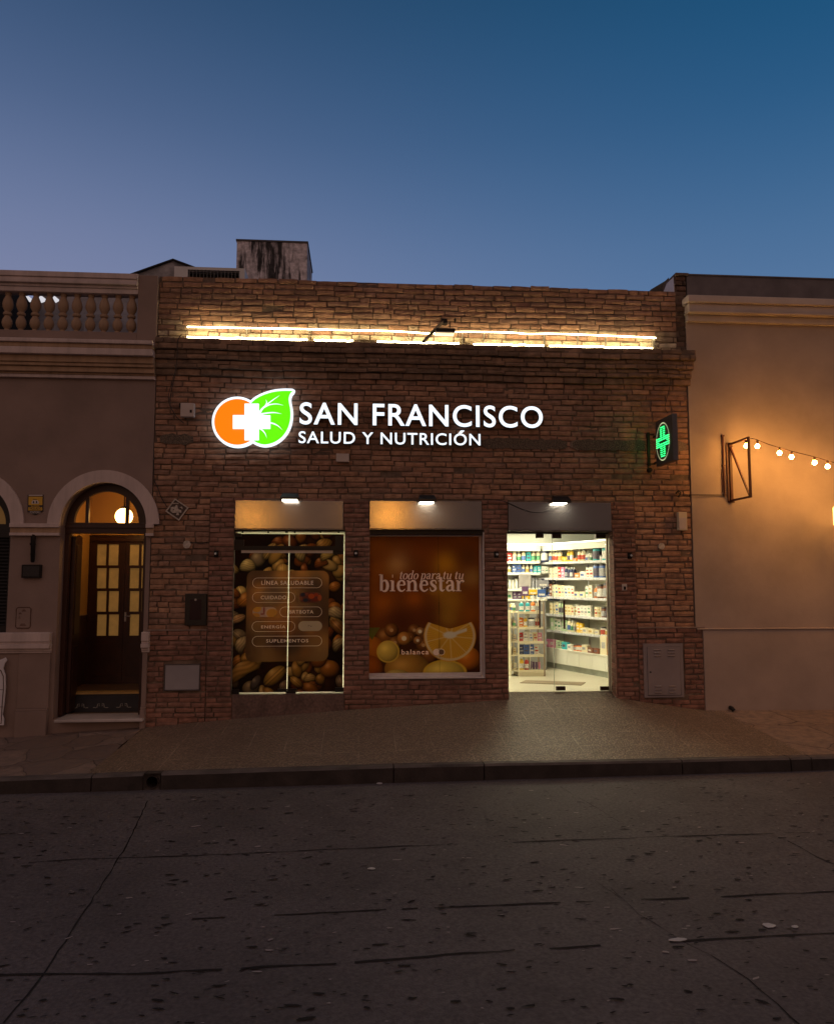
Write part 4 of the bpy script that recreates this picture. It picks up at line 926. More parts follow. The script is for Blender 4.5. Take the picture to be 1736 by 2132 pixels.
row([('flat box','pink',1,1.7),('flat box','pink',1,1.7),('box','pale green',3,.7),('flat box','teal',1,1.5),('flat box','white',1,1.2),('jar','orange',3,.65),('flat box','cream',1,1.3),('flat box','brown',2,1.0),('pouch','cream',1,1.15),('pouch','orange',1,1.1),('pouch','cream',2,1.3),('jar','grey',2,.7)], lambda x: (far.x+dirn.x*(x+.02)-nrm.x*.07, far.y+dirn.y*(x+.02)-nrm.y*.07, Z0+ctr+.001), LS, 'far end of the counter under the shelving', 'products on the counter', .3, TH+pi)

# back shelving facing the door
BW0, BW1 = B_.x-2.4, B_.x-.02; YF = B_.y-.02
blv = [PZ(1110, (1340+y/3.33)*.74828, YF)-Z0 for y in (745,850,998,1105)]
bu = thing('wall_shelving', (B_.x, YF, Z0), 'shelving across the back of the shop behind the small display stand', 'shelving')
mb = MB(); mb.box(BW0-B_.x, -.02, .36, .38, 0, 2.2); mb.build('back_panel', pm('shelf_back_grey', (.42,.43,.42), .5), bu, local=True)  # back panel in a grey darker than the shelves
mb = MB(); mb.box(BW0-B_.x, -.02, .0, .359, .0, .60); mb.build('base_cabinet', shelfm, bu, local=True)
for z in blv:
    mb = MB(); mb.box(BW0-B_.x, -.02, .04, .358, z-.018, z); mb.box(BW0-B_.x, -.02, .034, .0395, z-.03, z+.012); mb.build('shelf', shelfm, bu, local=True)
mb = MB(); mb.box(BW0-B_.x, -.02, .0, .358, 2.10, 2.215); mb.build('bulkhead', shelfm, bu, local=True)
mb = MB(); mb.box(BW0-B_.x, -.02, .02, .05, 2.2155, 2.23); mb.build('added_light_strip', MATS['added_strip_glow'], bu, local=True)  # same added strip here, brightening the wall over the back shelving
bx0 = PX(1057, 1180, YF)-.25
for k, seq in enumerate([[('bottle','cream',2,1),('box','red',2,.9),('bottle','cream',3,.9),('box','teal',1,1),('bottle','cream',2,1),('tub','navy',2,1),('tub','navy',1,1.1),('box','lilac',3,.7)],
    [('box','cream',2,.8),('pump bottle','white',2,.8),('box','blue',2,.9),('bottle','cream',3,.8),('box','teal',2,.7),('box','white',3,.7),('box','blue',2,.9),('box','brown',2,.7)],
    [('box','pink',2,.8),('tube','white',5,.9),('box','grey',2,1),('tube','grey',4,1),('box','navy',3,.9),('box','white',3,1)],
    [('jar','grey',2,1),('pouch','white',1,.6),('box','purple',2,.8),('flat box','yellow',1,1),('jar','navy',3,.9),('box','blue',3,.8)]]):
    hm = (blv[k-1]-blv[k]-.045) if k else .24
    row(seq, lambda x, z=blv[k]: (bx0+x, YF+.12, Z0+z+.001), 1.25, 'left on the %s of the back shelving' % ['top shelf','second shelf','third shelf','lowest shelf'][k], 'products on the back shelving', hm, 0)
# counter clutter: monitor and small signs
YM = YF-.45; a = k2(210,972,YM); b = k2(322,855,YM)
t = thing('computer_monitor', ((a[0]+b[0])/2, YM, a[1]-.25), 'grey back of a computer monitor above the display stand', 'monitor')
mb = MB(); mb.box(a[0], b[0], YM-.015, YM+.015, a[1], b[1]); mb.build('screen_back', pm('monitor_grey', (.40,.38,.38), .4, bump=0), t, bevel=.008)
mb = MB(); mb.box((a[0]+b[0])/2-.015, (a[0]+b[0])/2+.015, YM+.016, YM+.03, a[1]-.25, a[1]+.06); mb.build('stand', dark_al, t)
t = thing('sales_desk', ((a[0]+b[0])/2+.2, YM, Z0), 'grey sales desk between the display stand and the back shelving', 'desk')
mb = MB(); mb.box(a[0]-.4, k2(452,1000,YM)[0], YM-.05, YM+.3, Z0+.001, a[1]-.26); mb.build('body', pm('desk_navy', (.30,.30,.30), .5, bump=0), t, bevel=.004)
mb = MB(); mb.box(a[0]-.42, k2(452,1000,YM)[0]+.02, YM-.08, YM+.32, a[1]-.258, a[1]-.23); mb.build('desk_top', shelfm, t, bevel=.003)
for (x0,y0,x1,y1,cn,lb) in ((238,972,298,1058,'purple','purple card notice under the monitor'),(303,1000,380,1048,'yellow','yellow price card right of the purple notice'),(383,1000,462,1070,'blue','blue counter card left of the white shelving'),(388,915,484,978,'grey','grey framed card with a pale shield shape')):
    a = k2(x0,y1,YM-.1); b = k2(x1,y0,YM-.1); mb = MB(); mb.box(a[0], b[0], YM-.104, YM-.1, a[1], b[1]); mb.box(a[0]+.15*(b[0]-a[0]), b[0]-.15*(b[0]-a[0]), YM-.1055, YM-.1045, a[1]+.2*(b[1]-a[1]), a[1]+.45*(b[1]-a[1]), 1)
    mb.box((a[0]+b[0])/2-.004, (a[0]+b[0])/2+.004, YM-.0995, YM-.09, a[1]-.12, a[1]+.02, 1)
    tag(mb.build('counter_card', [pmats[cn], lab]), lb, 'card')

# display stand near the door
gf = onz(1079,1409,Z0); gy = gf[1]; gx_ = gf[0]; GW = PX((1380+455/3.33)*.74828, 1400, gy)-gx_; GD = .42
gl = [PZ(1110,(1340+y/3.33)*.74828,gy)-Z0 for y in (1210,1352,1485,1608,1752)]
stw = pm('display_cream', (.74,.68,.50), .45, ns=4, na=.05, bump=0)
g = thing('display_stand', (gx_, gy, Z0), 'cream wooden display stand with five product decks just inside the door', 'display stand')
mb = MB(); mb.box(0, GW, .0, GD, .03, .06); mb.box(.005, GW-.005, .01, GD-.01, 0, .029); mb.build('base', stw, g, local=True)
for z in gl:
    mb = MB(); mb.box(.02, GW-.02, .0, GD-.01, z-.016, z); mb.box(.02, GW-.02, -.006, -.0005, z-.03, z+.012); mb.build('deck', stw, g, local=True)
for (x, y) in ((0,-.008),(GW-.022,-.008),(0,GD-.02),(GW-.022,GD-.02)):
    mb = MB(); mb.box(x, x+.022, y, y+.022, 0, gl[0]+(.02 if x == 0 else .16)); mb.build('post', stw if x == 0 else pm('post_brown', (.30,.22,.15), .4), g, local=True)
mb = MB(); mb.box(.2, .21, .03, GD-.03, .06, gl[0]+.02); mb.build('back_panel', shelfm, g, local=True)
GS = [[('pump bottle','teal',2,.9),('bottle','orange',1,.9),('bottle','cream',2,.85),('bottle','red',1,.9),('bottle','white',2,.8)],
 [('box','orange',1,.8),('bottle','yellow',1,.8),('jar','white',1,1),('bottle','cream',2,.8),('box','grey',1,.8)],
 [('box','red',1,.75),('box','white',2,.8),('box','cream',1,.8),('box','pink',1,.7)],
 [('box','navy',1,.85),('box','blue',2,.85),('box','white',2,.8),('box','pink',1,.8)],
 [('bottle','yellow',1,.9),('bottle','red',1,.8),('tube','purple',3,.7),('tube','pink',1,.7),('tube','purple',2,.8)]]
for k, seq in enumerate(GS):
    hm = (gl[k-1]-gl[k]-.03) if k else .2
    row(seq, lambda x, z=gl[k]: (gx_+.025+x, gy+.06, Z0+z+.001), GW-.03, 'left on the %s deck of the display stand' % ['top','second','third','fourth','bottom'][k], 'products on the display stand', hm, 0)
    for j, cn in enumerate(('cream', 'white', 'yellow' if k == 0 else 'cream')):
        put('box' if k > 1 else 'bottle', cn, (gx_-.04+.0, gy+.10+.11*j, Z0+gl[k]+.001), 0, (.8,.8,.75), ORD[j], 'front of the %s left wing of the display stand' % ['top','second','third','fourth','bottom'][k], 'products on the display stand')
    mb = MB(); mb.box(-.10, -.003, .02, GD-.02, gl[k]-.014, gl[k]); mb.build('wing_shelf', stw, g, local=True)
mb = MB(); mb.box(-.115, -.101, .05, GD-.0, 0, gl[0]+.02); mb.build('wing_panel', stw, g, local=True)
# door mat
q = [onz((1380+x/3.33)*.74828, (1340+y/3.33)*.74828, Z0+.006) for x, y in ((220,1865),(790,1887),(830,1860),(275,1840))]
mb = MB(); mb.face([(x, y, Z0+.007) for x, y in q]); mb.face([(x, y, Z0+.001) for x, y in q][::-1])
for k in range(4): p0, p1 = q[k], q[(k+1) % 4]; mb.face([(p0[0],p0[1],Z0+.001),(p1[0],p1[1],Z0+.001),(p1[0],p1[1],Z0+.007),(p0[0],p0[1],Z0+.007)])
tag(mb.build('door_mat', pm('mat_brown', (.22,.17,.11), .9, ns=80, na=.3)), 'narrow brown door mat on the shop floor behind the glass door', 'mat')
# ================================================================= LEFT NEIGHBOUR (arched door, balustrade)
plas = pm('taupe_plaster', (.27,.195,.168), .85, ns=1.6, na=.10, bump=.18, bs=45, stain=.16, stain_s=1.1)
plasl = pm('light_moulding', (.58,.48,.46), .7, ns=3, na=.10, bump=.06, bs=60, stain=.22, stain_s=2.4, streak=True)
plasw = pm('ochre_moulding', (.42,.28,.18), .75, ns=3, na=.10, bump=.06, bs=60, stain=.3, stain_s=2.4, streak=True)
timber = pm('dark_red_timber', (.040,.014,.009), .35, ns=4, na=.3, bump=.08, bs=30)
house = thing('arched_house', (XL-2, 0, zbase(XL-2)), 'taupe plaster house with arched doorway and balustrade on its roof edge', 'house')
YL = -.012; HX0 = -13.0
xc = PX(216.5,1091,YL); zsp = PZ(216,1091,YL); RI = (PX(305,1091,YL)-PX(126.5,1091,YL))/2; RO = (PX(333,1091,YL)-PX(101,1091,YL))/2
xw = xc-(PX(216.5,1091,YL)-PX(-68,1091,YL)); zsw = zsp
zsill = PZ(60,1317,YL); zmar = PZ(220,1495,-.05); ZCB = PZ(160,783,-.05)
ops = [(xc, RI, zmar), (xw, RI, zsill)]
mb = MB()
def arch_top(mb, xc, R, zs, zt, y0, y1, n=32):
    for k in range(n):
        a0, a1 = pi-pi*k/n, pi-pi*(k+1)/n; xa, za, xb, zb = xc+R*cos(a0), zs+R*sin(a0), xc+R*cos(a1), zs+R*sin(a1)
        mb.face([(xa,y0,za),(xb,y0,zb),(xb,y0,zt),(xa,y0,zt)]); mb.face([(xb,y1,zb),(xa,y1,za),(xa,y1,zt),(xb,y1,zt)])
        mb.face([(xa,y1,za),(xb,y1,zb),(xb,y0,zb),(xa,y0,za)])
TW = .45
xcuts = [HX0, xw-RI, xw+RI, xc-RI, xc+RI, XL-.004]
for k in (0, 2, 4): mb.box(xcuts[k], xcuts[k+1], YL, TW, -1.9, ZCB+.3)
for (x, R, zb) in ops:
    arch_top(mb, x, R, zsp, ZCB+.3, YL, TW); mb.box(x-R+.0005, x+R-.0005, YL+.001, TW-.001, -1.9, zb-.02)
mb.build('wall', plas, house)
# arch surrounds, imposts
for x in (xc, xw):
    mb = MB(); mb.ring(x, zsp, RI+.001, RO, 0, pi, YL-.035, YL); mb.build('arch_surround', plasl, house, bevel=.004)
zi = [PZ(200,1091,YL), PZ(200,1099,YL), PZ(200,1110,YL), PZ(200,1116,YL)]
def strip(mb, a, b, proj, z0, z1, mi=0): mb.box(a, b, YL-proj, YL-.0, z0, z1, mi)
mb = MB()
for a, b in ((xw+RI+.002, xc-RI-.002), (xc+RI+.002, XL+.04), (HX0, xw-RI-.002)):
    strip(mb, a, b, .06, zi[1], zi[0]); strip(mb, a, b, .032, zi[2], zi[1]-.001, 1); strip(mb, a, b, .05, zi[3], zi[2]-.001)
mb.build('impost_moulding', [plasl, plasw], house, bevel=.003)
# sill band
zb_ = [PZ(100,v,YL-.06) for v in (1317,1336,1341,1350,1356,1360)]
mb = MB()
for a, b in ((HX0, xc-RI-.045), (xc+RI+.002, XL+.035)):
    strip(mb, a, b, .10, zb_[1], zb_[0]); strip(mb, a, b, .115, zb_[3], zb_[2]); strip(mb, a, b, .075, zb_[4], zb_[3]-.001); strip(mb, a, b, .06, zb_[5], zb_[4]-.001)
    strip(mb, a, b, .085, zb_[2]+.0005, zb_[1]-.0005)
mb.build('sill_moulding', plasl, house, bevel=.006)
mb = MB(); zq = PZ(120,1470,YL-.05)
for a, b in ((PX(40,1420,YL), xc-RI-.05), (xc+RI+.012, XL+.01)):
    strip(mb, a, b, .045, zq-.03, zb_[5]-.001); strip(mb, a, b, .07, zq-.06, zq-.031); strip(mb, a, b, .085, -1.9, zq-.061)
strip(mb, HX0, PX(40,1420,YL)-.003, .03, -1.9, zb_[5]-.001)
mb.build('plinth', plas, house, bevel=.004)
mb = MB(); a = P(112,1503,-.16); b = P(296,1490,-.16)
mb.box(a[0], PX(297,1497,-.16), -.16, .30, zmar-.035, zmar); mb.build('door_sill', pm('white_marble', (.55,.50,.49), .35, ns=3, na=.15, bump=0, stain=.3), house, bevel=.006)
# cornice + balustrade
mb = MB(); xe = XL-.002; 
def zl(v, y=-.1, u=160): return PZ(u, v, y)
zc = [zl(v) for v in (711,719,728,737,742,756,763,774,778,785)]
for (p, i, j, mi) in ((.22,1,0,0),(.19,2,1,1),(.20,4,2,0),(.14,5,4,1),(.12,6,5,1),(.09,7,6,1),(.055,8,7,1),(.045,9,8,0)):
    mb.box(HX0, xe, YL-p, YL+.02, zc[i]+(.0008 if i < 9 else 0), zc[j], mi)
mb.build('cornice', [plasl, plasw], house, bevel=.008)
bal = child_empty('balustrade', house, (XL-1, 0, zc[0]))
zt = [zl(v, -.03) for v in (569.5,581,586,594,600,610)]; zr = zl(690, -.03)
mb = MB(); px = PX(289,640)
mb.box(HX0, px, -.10, .16, zt[1]+.001, zt[0]); mb.box(HX0, px, -.085, .145, zt[2]+.001, zt[1]); mb.box(HX0, px, -.11, .17, zt[3]+.001, zt[2]); mb.box(HX0, px, -.07, .13, zt[4]+.001, zt[3]); mb.box(HX0, px, -.055, .115, zt[5], zt[4])
mb.build('coping', plasl, bal, bevel=.008)
mb = MB(); mb.box(HX0, px, -.05, .11, zc[0]+.001, zr); mb.build('bottom_rail', plas, bal, bevel=.004)
mb = MB(); mb.box(px+.001, xe, -.055, .12, zc[0]+.001, PZ(305,573,-.05)); mb.build('end_post', plas, bal, bevel=.006)
H = zt[5]-zr; pr = [(.036,0),(.036,.03),(.030,.06),(.058,.13),(.068,.21),(.062,.29),(.040,.37),(.034,.40),(.052,.42),(.056,.45),(.052,.48),(.034,.50),(.044,.54),(.066,.62),(.070,.70),(.060,.80),(.042,.88),(.034,.92),(.044,.95),(.044,1.0)]
mb = MB(); mb.lathe([(r, z*H) for r, z in pr], n=20); b0 = mb.build('baluster', plasw, bal, smooth=True, local=True)
pitch = (S(1057/2.893,1000)[0]-S(50/2.893,1000)[0])/9; xb = S(1057/2.893, 900, .03)[0]; k = 0
for k in range(34):
    o = b0 if k == 0 else b0.copy()
    if k: COL.objects.link(o); o.parent = bal
    o.location = Vector((xb-k*pitch, .03, zr)) - wl(bal)
# roof, body and things behind
mb = MB(); zrf = zc[3]-.1; mb.box(HX0, XL-.02, TW+.001, 7, zrf-.2, zrf); mb.box(HX0, HX0+.2, TW+.001, 7, -1.9, zrf-.201); mb.box(HX0, XL-.02, 6.8, 7, -1.9, zrf-.21)
mb.build('roof', plas, house)
greyr = pm('grey_render', (.34,.33,.36), .9, ns=4, na=.3, stain=.35, stain_s=3, bump=.2)
mb = MB(); yb = 1.6
a = S(300/2.893, 700, yb)[0]; mb.prism([(a+.05, zrf), (XL-.3, zrf), (XL-.3, PZ(280,597,yb)), (a+.05, PZ(130,594,yb))], yb, 3.2)
mb.box(S(700/2.893,700,yb-.3)[0], XL-.32, yb-.3, yb-.002, zrf, PZ(250,655,yb-.3), 0)
tag(mb.build('roof_hut', greyr), 'weathered grey hut on the left roof seen between the balusters', 'roof hut')
mb = MB(); mb.box(HX0+.5, a, .9, 2.4, zrf, PZ(60,593,.9))
tag(mb.build('roof_shed', pm('black_tar', (.012,.012,.015), .9, ns=9, na=.3)), 'black unlit shed on the left roof behind the outermost balusters', 'shed')
litw = emit('lit_window_white', (.95,.93,1.0), .7)
for i, (x0, x1, lb) in enumerate(((205,258,'leftmost'),(300,368,'middle'),(415,470,'rightmost'))):
    a0 = S(x0/2.893, 700+(405 if i else 400)/2.893, .85); b0_ = S(x1/2.893, 700+358/2.893, .85); mb = MB()
    mb.prism([(a0[0]+.05,a0[1]),(b0_[0],a0[1]+.03),(b0_[0],b0_[1]-.04),(b0_[0]-.05,b0_[1]),(a0[0],b0_[1])], .85, .88)
    tag(mb.build('roof_lamp', litw), lb+' of the three white lit patches between the left balusters', 'roof lamp', 'white lights behind the balustrade')

# arched door joinery
dh = child_empty('door', house, (xc, .15, zmar)); YJ = .16
gcx, gR = S(856/2.893, 1456, YJ)[0], .428
ztr = (S(288,1454.6,YJ)[1], S(288,1485,YJ)[1])
mb = MB(); n = 36
for k in range(n):
    a0, a1 = pi*k/n, pi*(k+1)/n
    q = [(xc+(RI+.02)*cos(a0), zsp+(RI+.02)*sin(a0)), (xc+(RI+.02)*cos(a1), zsp+(RI+.02)*sin(a1)), (gcx+gR*cos(a1), ztr[0]+gR*sin(a1)), (gcx+gR*cos(a0), ztr[0]+gR*sin(a0))]
    mb.face([(x, YJ, z) for x, z in q]); mb.face([(x, YJ+.06, z) for x, z in q[::-1]]); mb.face([(q[2][0],YJ,q[2][1]),(q[2][0],YJ+.06,q[2][1]),(q[3][0],YJ+.06,q[3][1]),(q[3][0],YJ,q[3][1])])
mb.box(xc-RI-.01, xc+RI+.01, YJ-.02, YJ+.06, ztr[1], ztr[0]); mb.box(xc-RI-.01, xc+RI+.01, YJ-.04, YJ-.021, (ztr[0]+ztr[1])/2, (ztr[0]+ztr[1])/2+.03)
mb.box(xc+RI-.075, xc+RI+.005, YJ-.02, YJ+.06, zmar+.001, ztr[1]-.001); mb.box(xc-RI-.005, xc-RI+.06, YJ-.02, YJ+.06, zmar+.001, ztr[1]-.001)
mb.build('door_frame', timber, dh, bevel=.004)
fl = MB(); 
for xm in (S(700/2.893,1430,YJ)[0], S(1020/2.893,1430,YJ)[0]):
    h = sqrt(max(0, gR**2-(xm-gcx)**2)); fl.box(xm-.022, xm+.022, YJ+.005, YJ+.05, ztr[0]+.001, ztr[0]+h+.01)
fl.build('fanlight_bar', timber, dh)
mb = MB(); mb.face([(gcx+(gR+.004)*cos(pi*k/24), YJ+.03, ztr[0]+(gR+.004)*sin(pi*k/24)) for k in range(25)]); mb.build('fanlight_pane', clear, dh)
mb = MB(); xl = xc-RI+.065   # open leaf folded in on the left
mb.box(xl, xl+.045, YJ+.07, YJ+.33, zmar+.02, ztr[1]-.03); mb.box(xl+.0455, xl+.053, YJ+.12, YJ+.29, zmar+.2, zmar+.9); mb.box(xl+.0455, xl+.053, YJ+.12, YJ+.29, zmar+1.05, ztr[1]-.15)
mb.box(xl-.05, xl-.003, YJ+.02, YJ+.3, zmar+.02, ztr[1]-.03)
mb.build('open_leaf', timber, dh, bevel=.004)
# hall: floor, steps, walls, inner door
ochre = pm('hall_ochre', (.58,.33,.09), .7, ns=2, na=.08, bump=.05); hallf = pm('hall_tile', (.12,.07,.04), .4, ns=12, na=.3)
ZH = S(288,1925,.5)[1]; YI = 1.30; HC = ztr[0]+gR+.35
hall = child_empty('entrance_hall', house, (xc, .5, zmar))
mb = MB(); wl_, wr_ = S(247,1600,YI)[0], xc+RI+.1; dado = S(230,1713,1.1)[1]
for (xa, xb2) in ((wl_-.02, wl_), (wr_, wr_+.02)):
    mb.box(xa, xb2, .5, YI+.1, dado+.02, HC, 0); mb.box(xa, xb2, .5, YI+.1, zmar-.3, dado-.001, 1); 
    mb.box(xa-.004, xb2+.006, TW+.002, YI+.05, dado, dado+.019, 2)
mb.box(wl_, wr_, TW+.002, YI+.1, HC+.001, HC+.05, 0); mb.box(xc-RI-.05, wl_-.021, .5, .52, zmar-.3, HC, 1); mb.box(wl_-.1, wr_+.1, YI+.03, YI+.06, S(300,1492,YI)[1]+.02, HC, 0)
mb.build('hall_wall', [ochre, pm('hall_dado', (.06,.025,.015), .5), pm('dado_rail', (.45,.28,.12), .5)], hall)
mb = MB(); mb.box(wl_, wr_, .451, .50, zmar-.2, ZH-.03, 1); mb.box(xc-RI, xc+RI, .301, .45, zmar-.2, zmar-.01, 0); mb.box(wl_, wr_, .45+.03, YI, ZH-.1, ZH-.026, 0); mb.box(wl_, wr_, .44, .60, ZH-.025, ZH, 2); mb.box(wl_, wr_, .6005, YI, ZH-.025, ZH, 0)
for cx_ in (S(625,0)[0]*0+S(210+15,1950,.45)[0], S(281,1950,.45)[0], S(345,1950,.45)[0]):
    for sg in (-1, 1):
        mb.tube([(cx_+sg*.05, .447, zmar+.05), (cx_+sg*.04, .447, zmar+.10), (cx_+sg*.018, .447, zmar+.105), (cx_+sg*.02, .447, zmar+.07)], .005, 5, 3)
        mb.tube([(cx_+sg*.06, .447, zmar+.05), (cx_+sg*.10, .447, zmar+.052)], .004, 5, 3)
mb.build('step', [hallf, pm('riser_tile', (.025,.025,.03), .3), pm('step_nosing', (.42,.26,.08), .5), pm('tile_ornament', (.35,.33,.30), .5)], hall)
idr = child_empty('inner_door', house, (xc, YI, ZH)); zt_i = S(300,1494,YI)[1]
amber = pm('amber_lit_glass', (.4,.28,.12), .5, ns=5, na=.3, emis=(1,.50,.12), es=.09, bump=0)
rows = [(1515,1573),(1581,1637),(1645,1702),(1710,1769)]; cols = [(783,859),(877,957),(1046,1121)]
holes = []
for (r0, r1) in rows:
    for (c0, c1) in cols+[(1140,1215)]:
        h = RS(c0/2.893, r0, c1/2.893, r1, YI); holes.append(h)
zrow = [(holes[4*i][2], holes[4*i][3]) for i in range(4)]; holes = [(h[0], h[1], zrow[i//4][0], zrow[i//4][1]) for i, h in enumerate(holes)]
mb = MB(); d0, d1 = S(249,1700,YI)[0], wr_-.002; xm = S(1000/2.893,1700,YI)[0]
hx = sorted({h[0] for h in holes}); 
mb.cellwall(d0, xm-.002, ZH+.002, zt_i, [h for h in holes if h[1] < xm], YI-.02, YI+.025); mb.cellwall(xm+.002, d1, ZH+.002, zt_i, [h for h in holes if h[0] > xm], YI-.02, YI+.025)
for a, b in ((d0+.07, xm-.06), (xm+.06, d1-.06)): mb.box(a, b, YI-.028, YI-.0205, ZH+.12, zrow[3][0]-.12)
mb.box(d0, d1, YI-.05, YI-.0205, zt_i-.07, zt_i-.02)
mb.build('leaf', timber, idr, bevel=.002)
mb = MB()
for h in holes: mb.box(h[0], h[1], YI+.004, YI+.012, h[2], h[3])
mb.build('pane', amber, idr)
mb = MB(); a = S(1005/2.893, 1650+187/2.893, YI-.05); mb.tube([(a[0], YI-.02, a[1]), (a[0], YI-.06, a[1]), (a[0]+.09, YI-.06, a[1])], .008, 8); mb.box(a[0]-.015, a[0]+.015, YI-.029, YI-.021, a[1]-.08, a[1]+.06); mb.build('handle', alum, idr)
mb = MB(); mb.box(wl_+.0005, d0-.002, YI-.02, YI+.03, ZH, zt_i); mb.box(wl_-.01, wr_, YI-.03, YI+.03, zt_i+.001, zt_i+.02); mb.build('door_frame', timber, idr)
# globe lamp in the hall
gl_ = S(345, 1437, .62); t = thing('globe_lamp', (gl_[0], .62, gl_[1]), 'glowing amber globe lamp in the hall behind the fanlight', 'lamp')
mb = MB(); mb.lathe([(.12*sin(pi*k/12), -.12*cos(pi*k/12)) for k in range(13)], n=20); mb.build('globe', emit('globe_glow', (1,.52,.14), 13), t, smooth=True, local=True)
mb = MB(); mb.tube([(0,0,.12),(0,0,HC-gl_[1])], .008, 8); mb.lathe([(.04,.11),(.045,.13),(.01,.15)], n=12); mb.build('stem', dark_al, t, local=True)
mb = MB(); a = S(608/2.893, 1250+745/2.893, .42); mb.lathe([(.0,-.10),(.02,-.09),(.045,-.05),(.05,0),(.035,.03),(.05,.05),(.03,.08),(.0,.10)], cx=0, cy=0, n=12); o = mb.build('carved_ornament', timber, smooth=True, local=True); o.location = (a[0]+.02, .50, a[1]); tag(o, 'dark carved ornament on the hall wall just inside the arched door', 'ornament')

# left arched window with louvred shutters
wd = child_empty('window', house, (xw, .1, zsill)); mb = MB(); zt2 = zsp-.06
for k in range(n):
    a0, a1 = pi*k/n, pi*(k+1)/n; q = [(xw+(RI+.02)*cos(a0), zsp+(RI+.02)*sin(a0)), (xw+(RI+.02)*cos(a1), zsp+(RI+.02)*sin(a1)), (xw+.02+(gR-.02)*cos(a1), zsp+.0+(gR-.02)*sin(a1)), (xw+.02+(gR-.02)*cos(a0), zsp+.0+(gR-.02)*sin(a0))]
    mb.face([(x, .12, z) for x, z in q]); mb.face([(q[2][0],.12,q[2][1]),(q[2][0],.18,q[2][1]),(q[3][0],.18,q[3][1]),(q[3][0],.12,q[3][1])])
mb.box(xw-RI-.01, xw+RI+.01, .10, .18, zt2-.05, zsp); mb.build('frame', pm('black_timber', (.012,.009,.008), .5), wd)
mb = MB(); mb.face([(xw+.02+(gR-.016)*cos(pi*k/24), .15, zsp+.001+(gR-.016)*sin(pi*k/24)) for k in range(25)]); mb.build('pane', pm('dim_amber_glass', (.25,.16,.06), .4, emis=(1,.5,.12), es=.05, bump=0), wd)
for sg in (0, 1):
    a, b = (xw-RI+.002, xw-.004) if sg == 0 else (xw+.004, xw+RI-.002); mb = MB()
    mb.box(a, a+.06, .10, .14, zsill, zt2-.051); mb.box(b-.06, b, .10, .14, zsill, zt2-.051); mb.box(a+.061, b-.061, .10, .14, zsill, zsill+.08); mb.box(a+.061, b-.061, .10, .14, zt2-.12, zt2-.051)
    z = zsill+.09
    while z < zt2-.14: mb.face([(a+.06,.105,z),(b-.06,.105,z),(b-.06,.135,z+.035),(a+.06,.135,z+.035)]); mb.face([(a+.06,.105,z),(a+.06,.135,z+.035),(a+.06,.13,z+.03),(a+.06,.10,z-.004)]); z += .045
    mb.box(a+.06, b-.06, .141, .15, zsill, zt2-.06); mb.build('shutter', MATS['black_timber'], wd)

# things on the left wall
t = thing('alarm_sign', (S(98,1404)[0], YL, S(98,1404)[1]), 'small yellow and black shield sign between the two arches', 'sign')
k7 = lambda x, y: S(x/4.845, 1340+y/4.845, YL-.02)
def poly7(pts): return [k7(*p) for p in pts]
blk = pm('sign_black', (.03,.02,.018), .4, ns=20, na=.1, bump=0); yel = pm('sign_yellow', (.62,.36,.03), .4, ns=20, na=.06, bump=0); wht = pm('sign_white', (.62,.56,.54), .45, ns=20, na=.06, bump=0)
mb = MB(); mb.prism(poly7([(366,405),(468,452),(575,400),(579,175),(370,175)]), YL-.014, YL-.001); mb.build('plate', blk, t, bevel=.002)
mb = MB(); mb.prism(poly7([(382,316),(569,316),(571,202),(384,202)]), YL-.016, YL-.0145); mb.prism(poly7([(380,388),(567,388),(568,345),(381,345)]), YL-.016, YL-.0145); mb.build('yellow_field', yel, t)
mb = MB(); mb.prism(poly7([(384,190),(572,190),(572,178),(384,178)]), YL-.016, YL-.0145); mb.prism(poly7([(425,298),(522,298),(522,275),(505,252),(440,252),(425,275)]), YL-.0175, YL-.0165)
mb.build('white_figure', wht, t)
mb = MB(); a = k7(400,428); b = k7(545,400); flat_text(mb, 'MONITOREO', a[0], b[0], a[1], b[1], YL-.0155, 0); mb.build('white_lettering', wht, t)
mb = MB(); a = k7(392,380); b = k7(555,350); flat_text(mb, 'VIGILADO', a[0], b[0], a[1], b[1], YL-.0165, 0, offset=.02); a = k7(445,246); b = k7(495,232); flat_text(mb, 'ooo', a[0], b[0], a[1], b[1], YL-.0165, 0, offset=.03)
for xx in (452, 492): mb.prism(poly7([(xx-9,292),(xx+9,292),(xx+9,262),(xx-9,262)]), YL-.0186, YL-.0178)
mb.build('black_marks', blk, t)
mb = MB(); a = k7(415,340); b = k7(530,320); flat_text(mb, 'ALARMA', a[0], b[0], a[1], b[1], YL-.0155, 0, offset=.02); mb.build('yellow_marks', yel, t)
iron = pm('black_iron', (.012,.010,.010), .5, metal=.5, ns=20, na=.15)
t = thing('wall_bracket', (k7(465,900)[0], YL, k7(465,900)[1]), 'black iron flag bracket on the plaster wall above a black plaque', 'bracket')
mb = MB(); p0, p1 = k7(468,735), k7(460,1075); mb.tube([(p0[0], YL-.06, p0[1]+.01), (p0[0], YL-.065, p0[1]), (p1[0], YL-.065, p1[1]), (p1[0], YL-.06, p1[1]-.01)], [.02,.031,.026,.018], 12); mb.build('tube', iron, t, smooth=True)
for y in (843, 978):
    p = k7(425 if y == 843 else 432, y); mb = MB(); mb.tube([(p[0], YL-.06, p[1]), (p0[0], YL-.06, p[1])], .018, 10); mb.tube([(p0[0], YL-.06, p[1]), (p0[0], YL, p[1])], .012, 8); mb.build('clamp', iron, t)
a = k7(298,1298); b = k7(565,1120); t = thing('wall_plaque', ((a[0]+b[0])/2, YL, a[1]), 'plain black rectangular plaque below the iron bracket', 'plaque')
mb = MB(); mb.box(a[0], b[0], YL-.05, YL-.001, a[1], b[1]); mb.build('board', iron, t, bevel=.004)
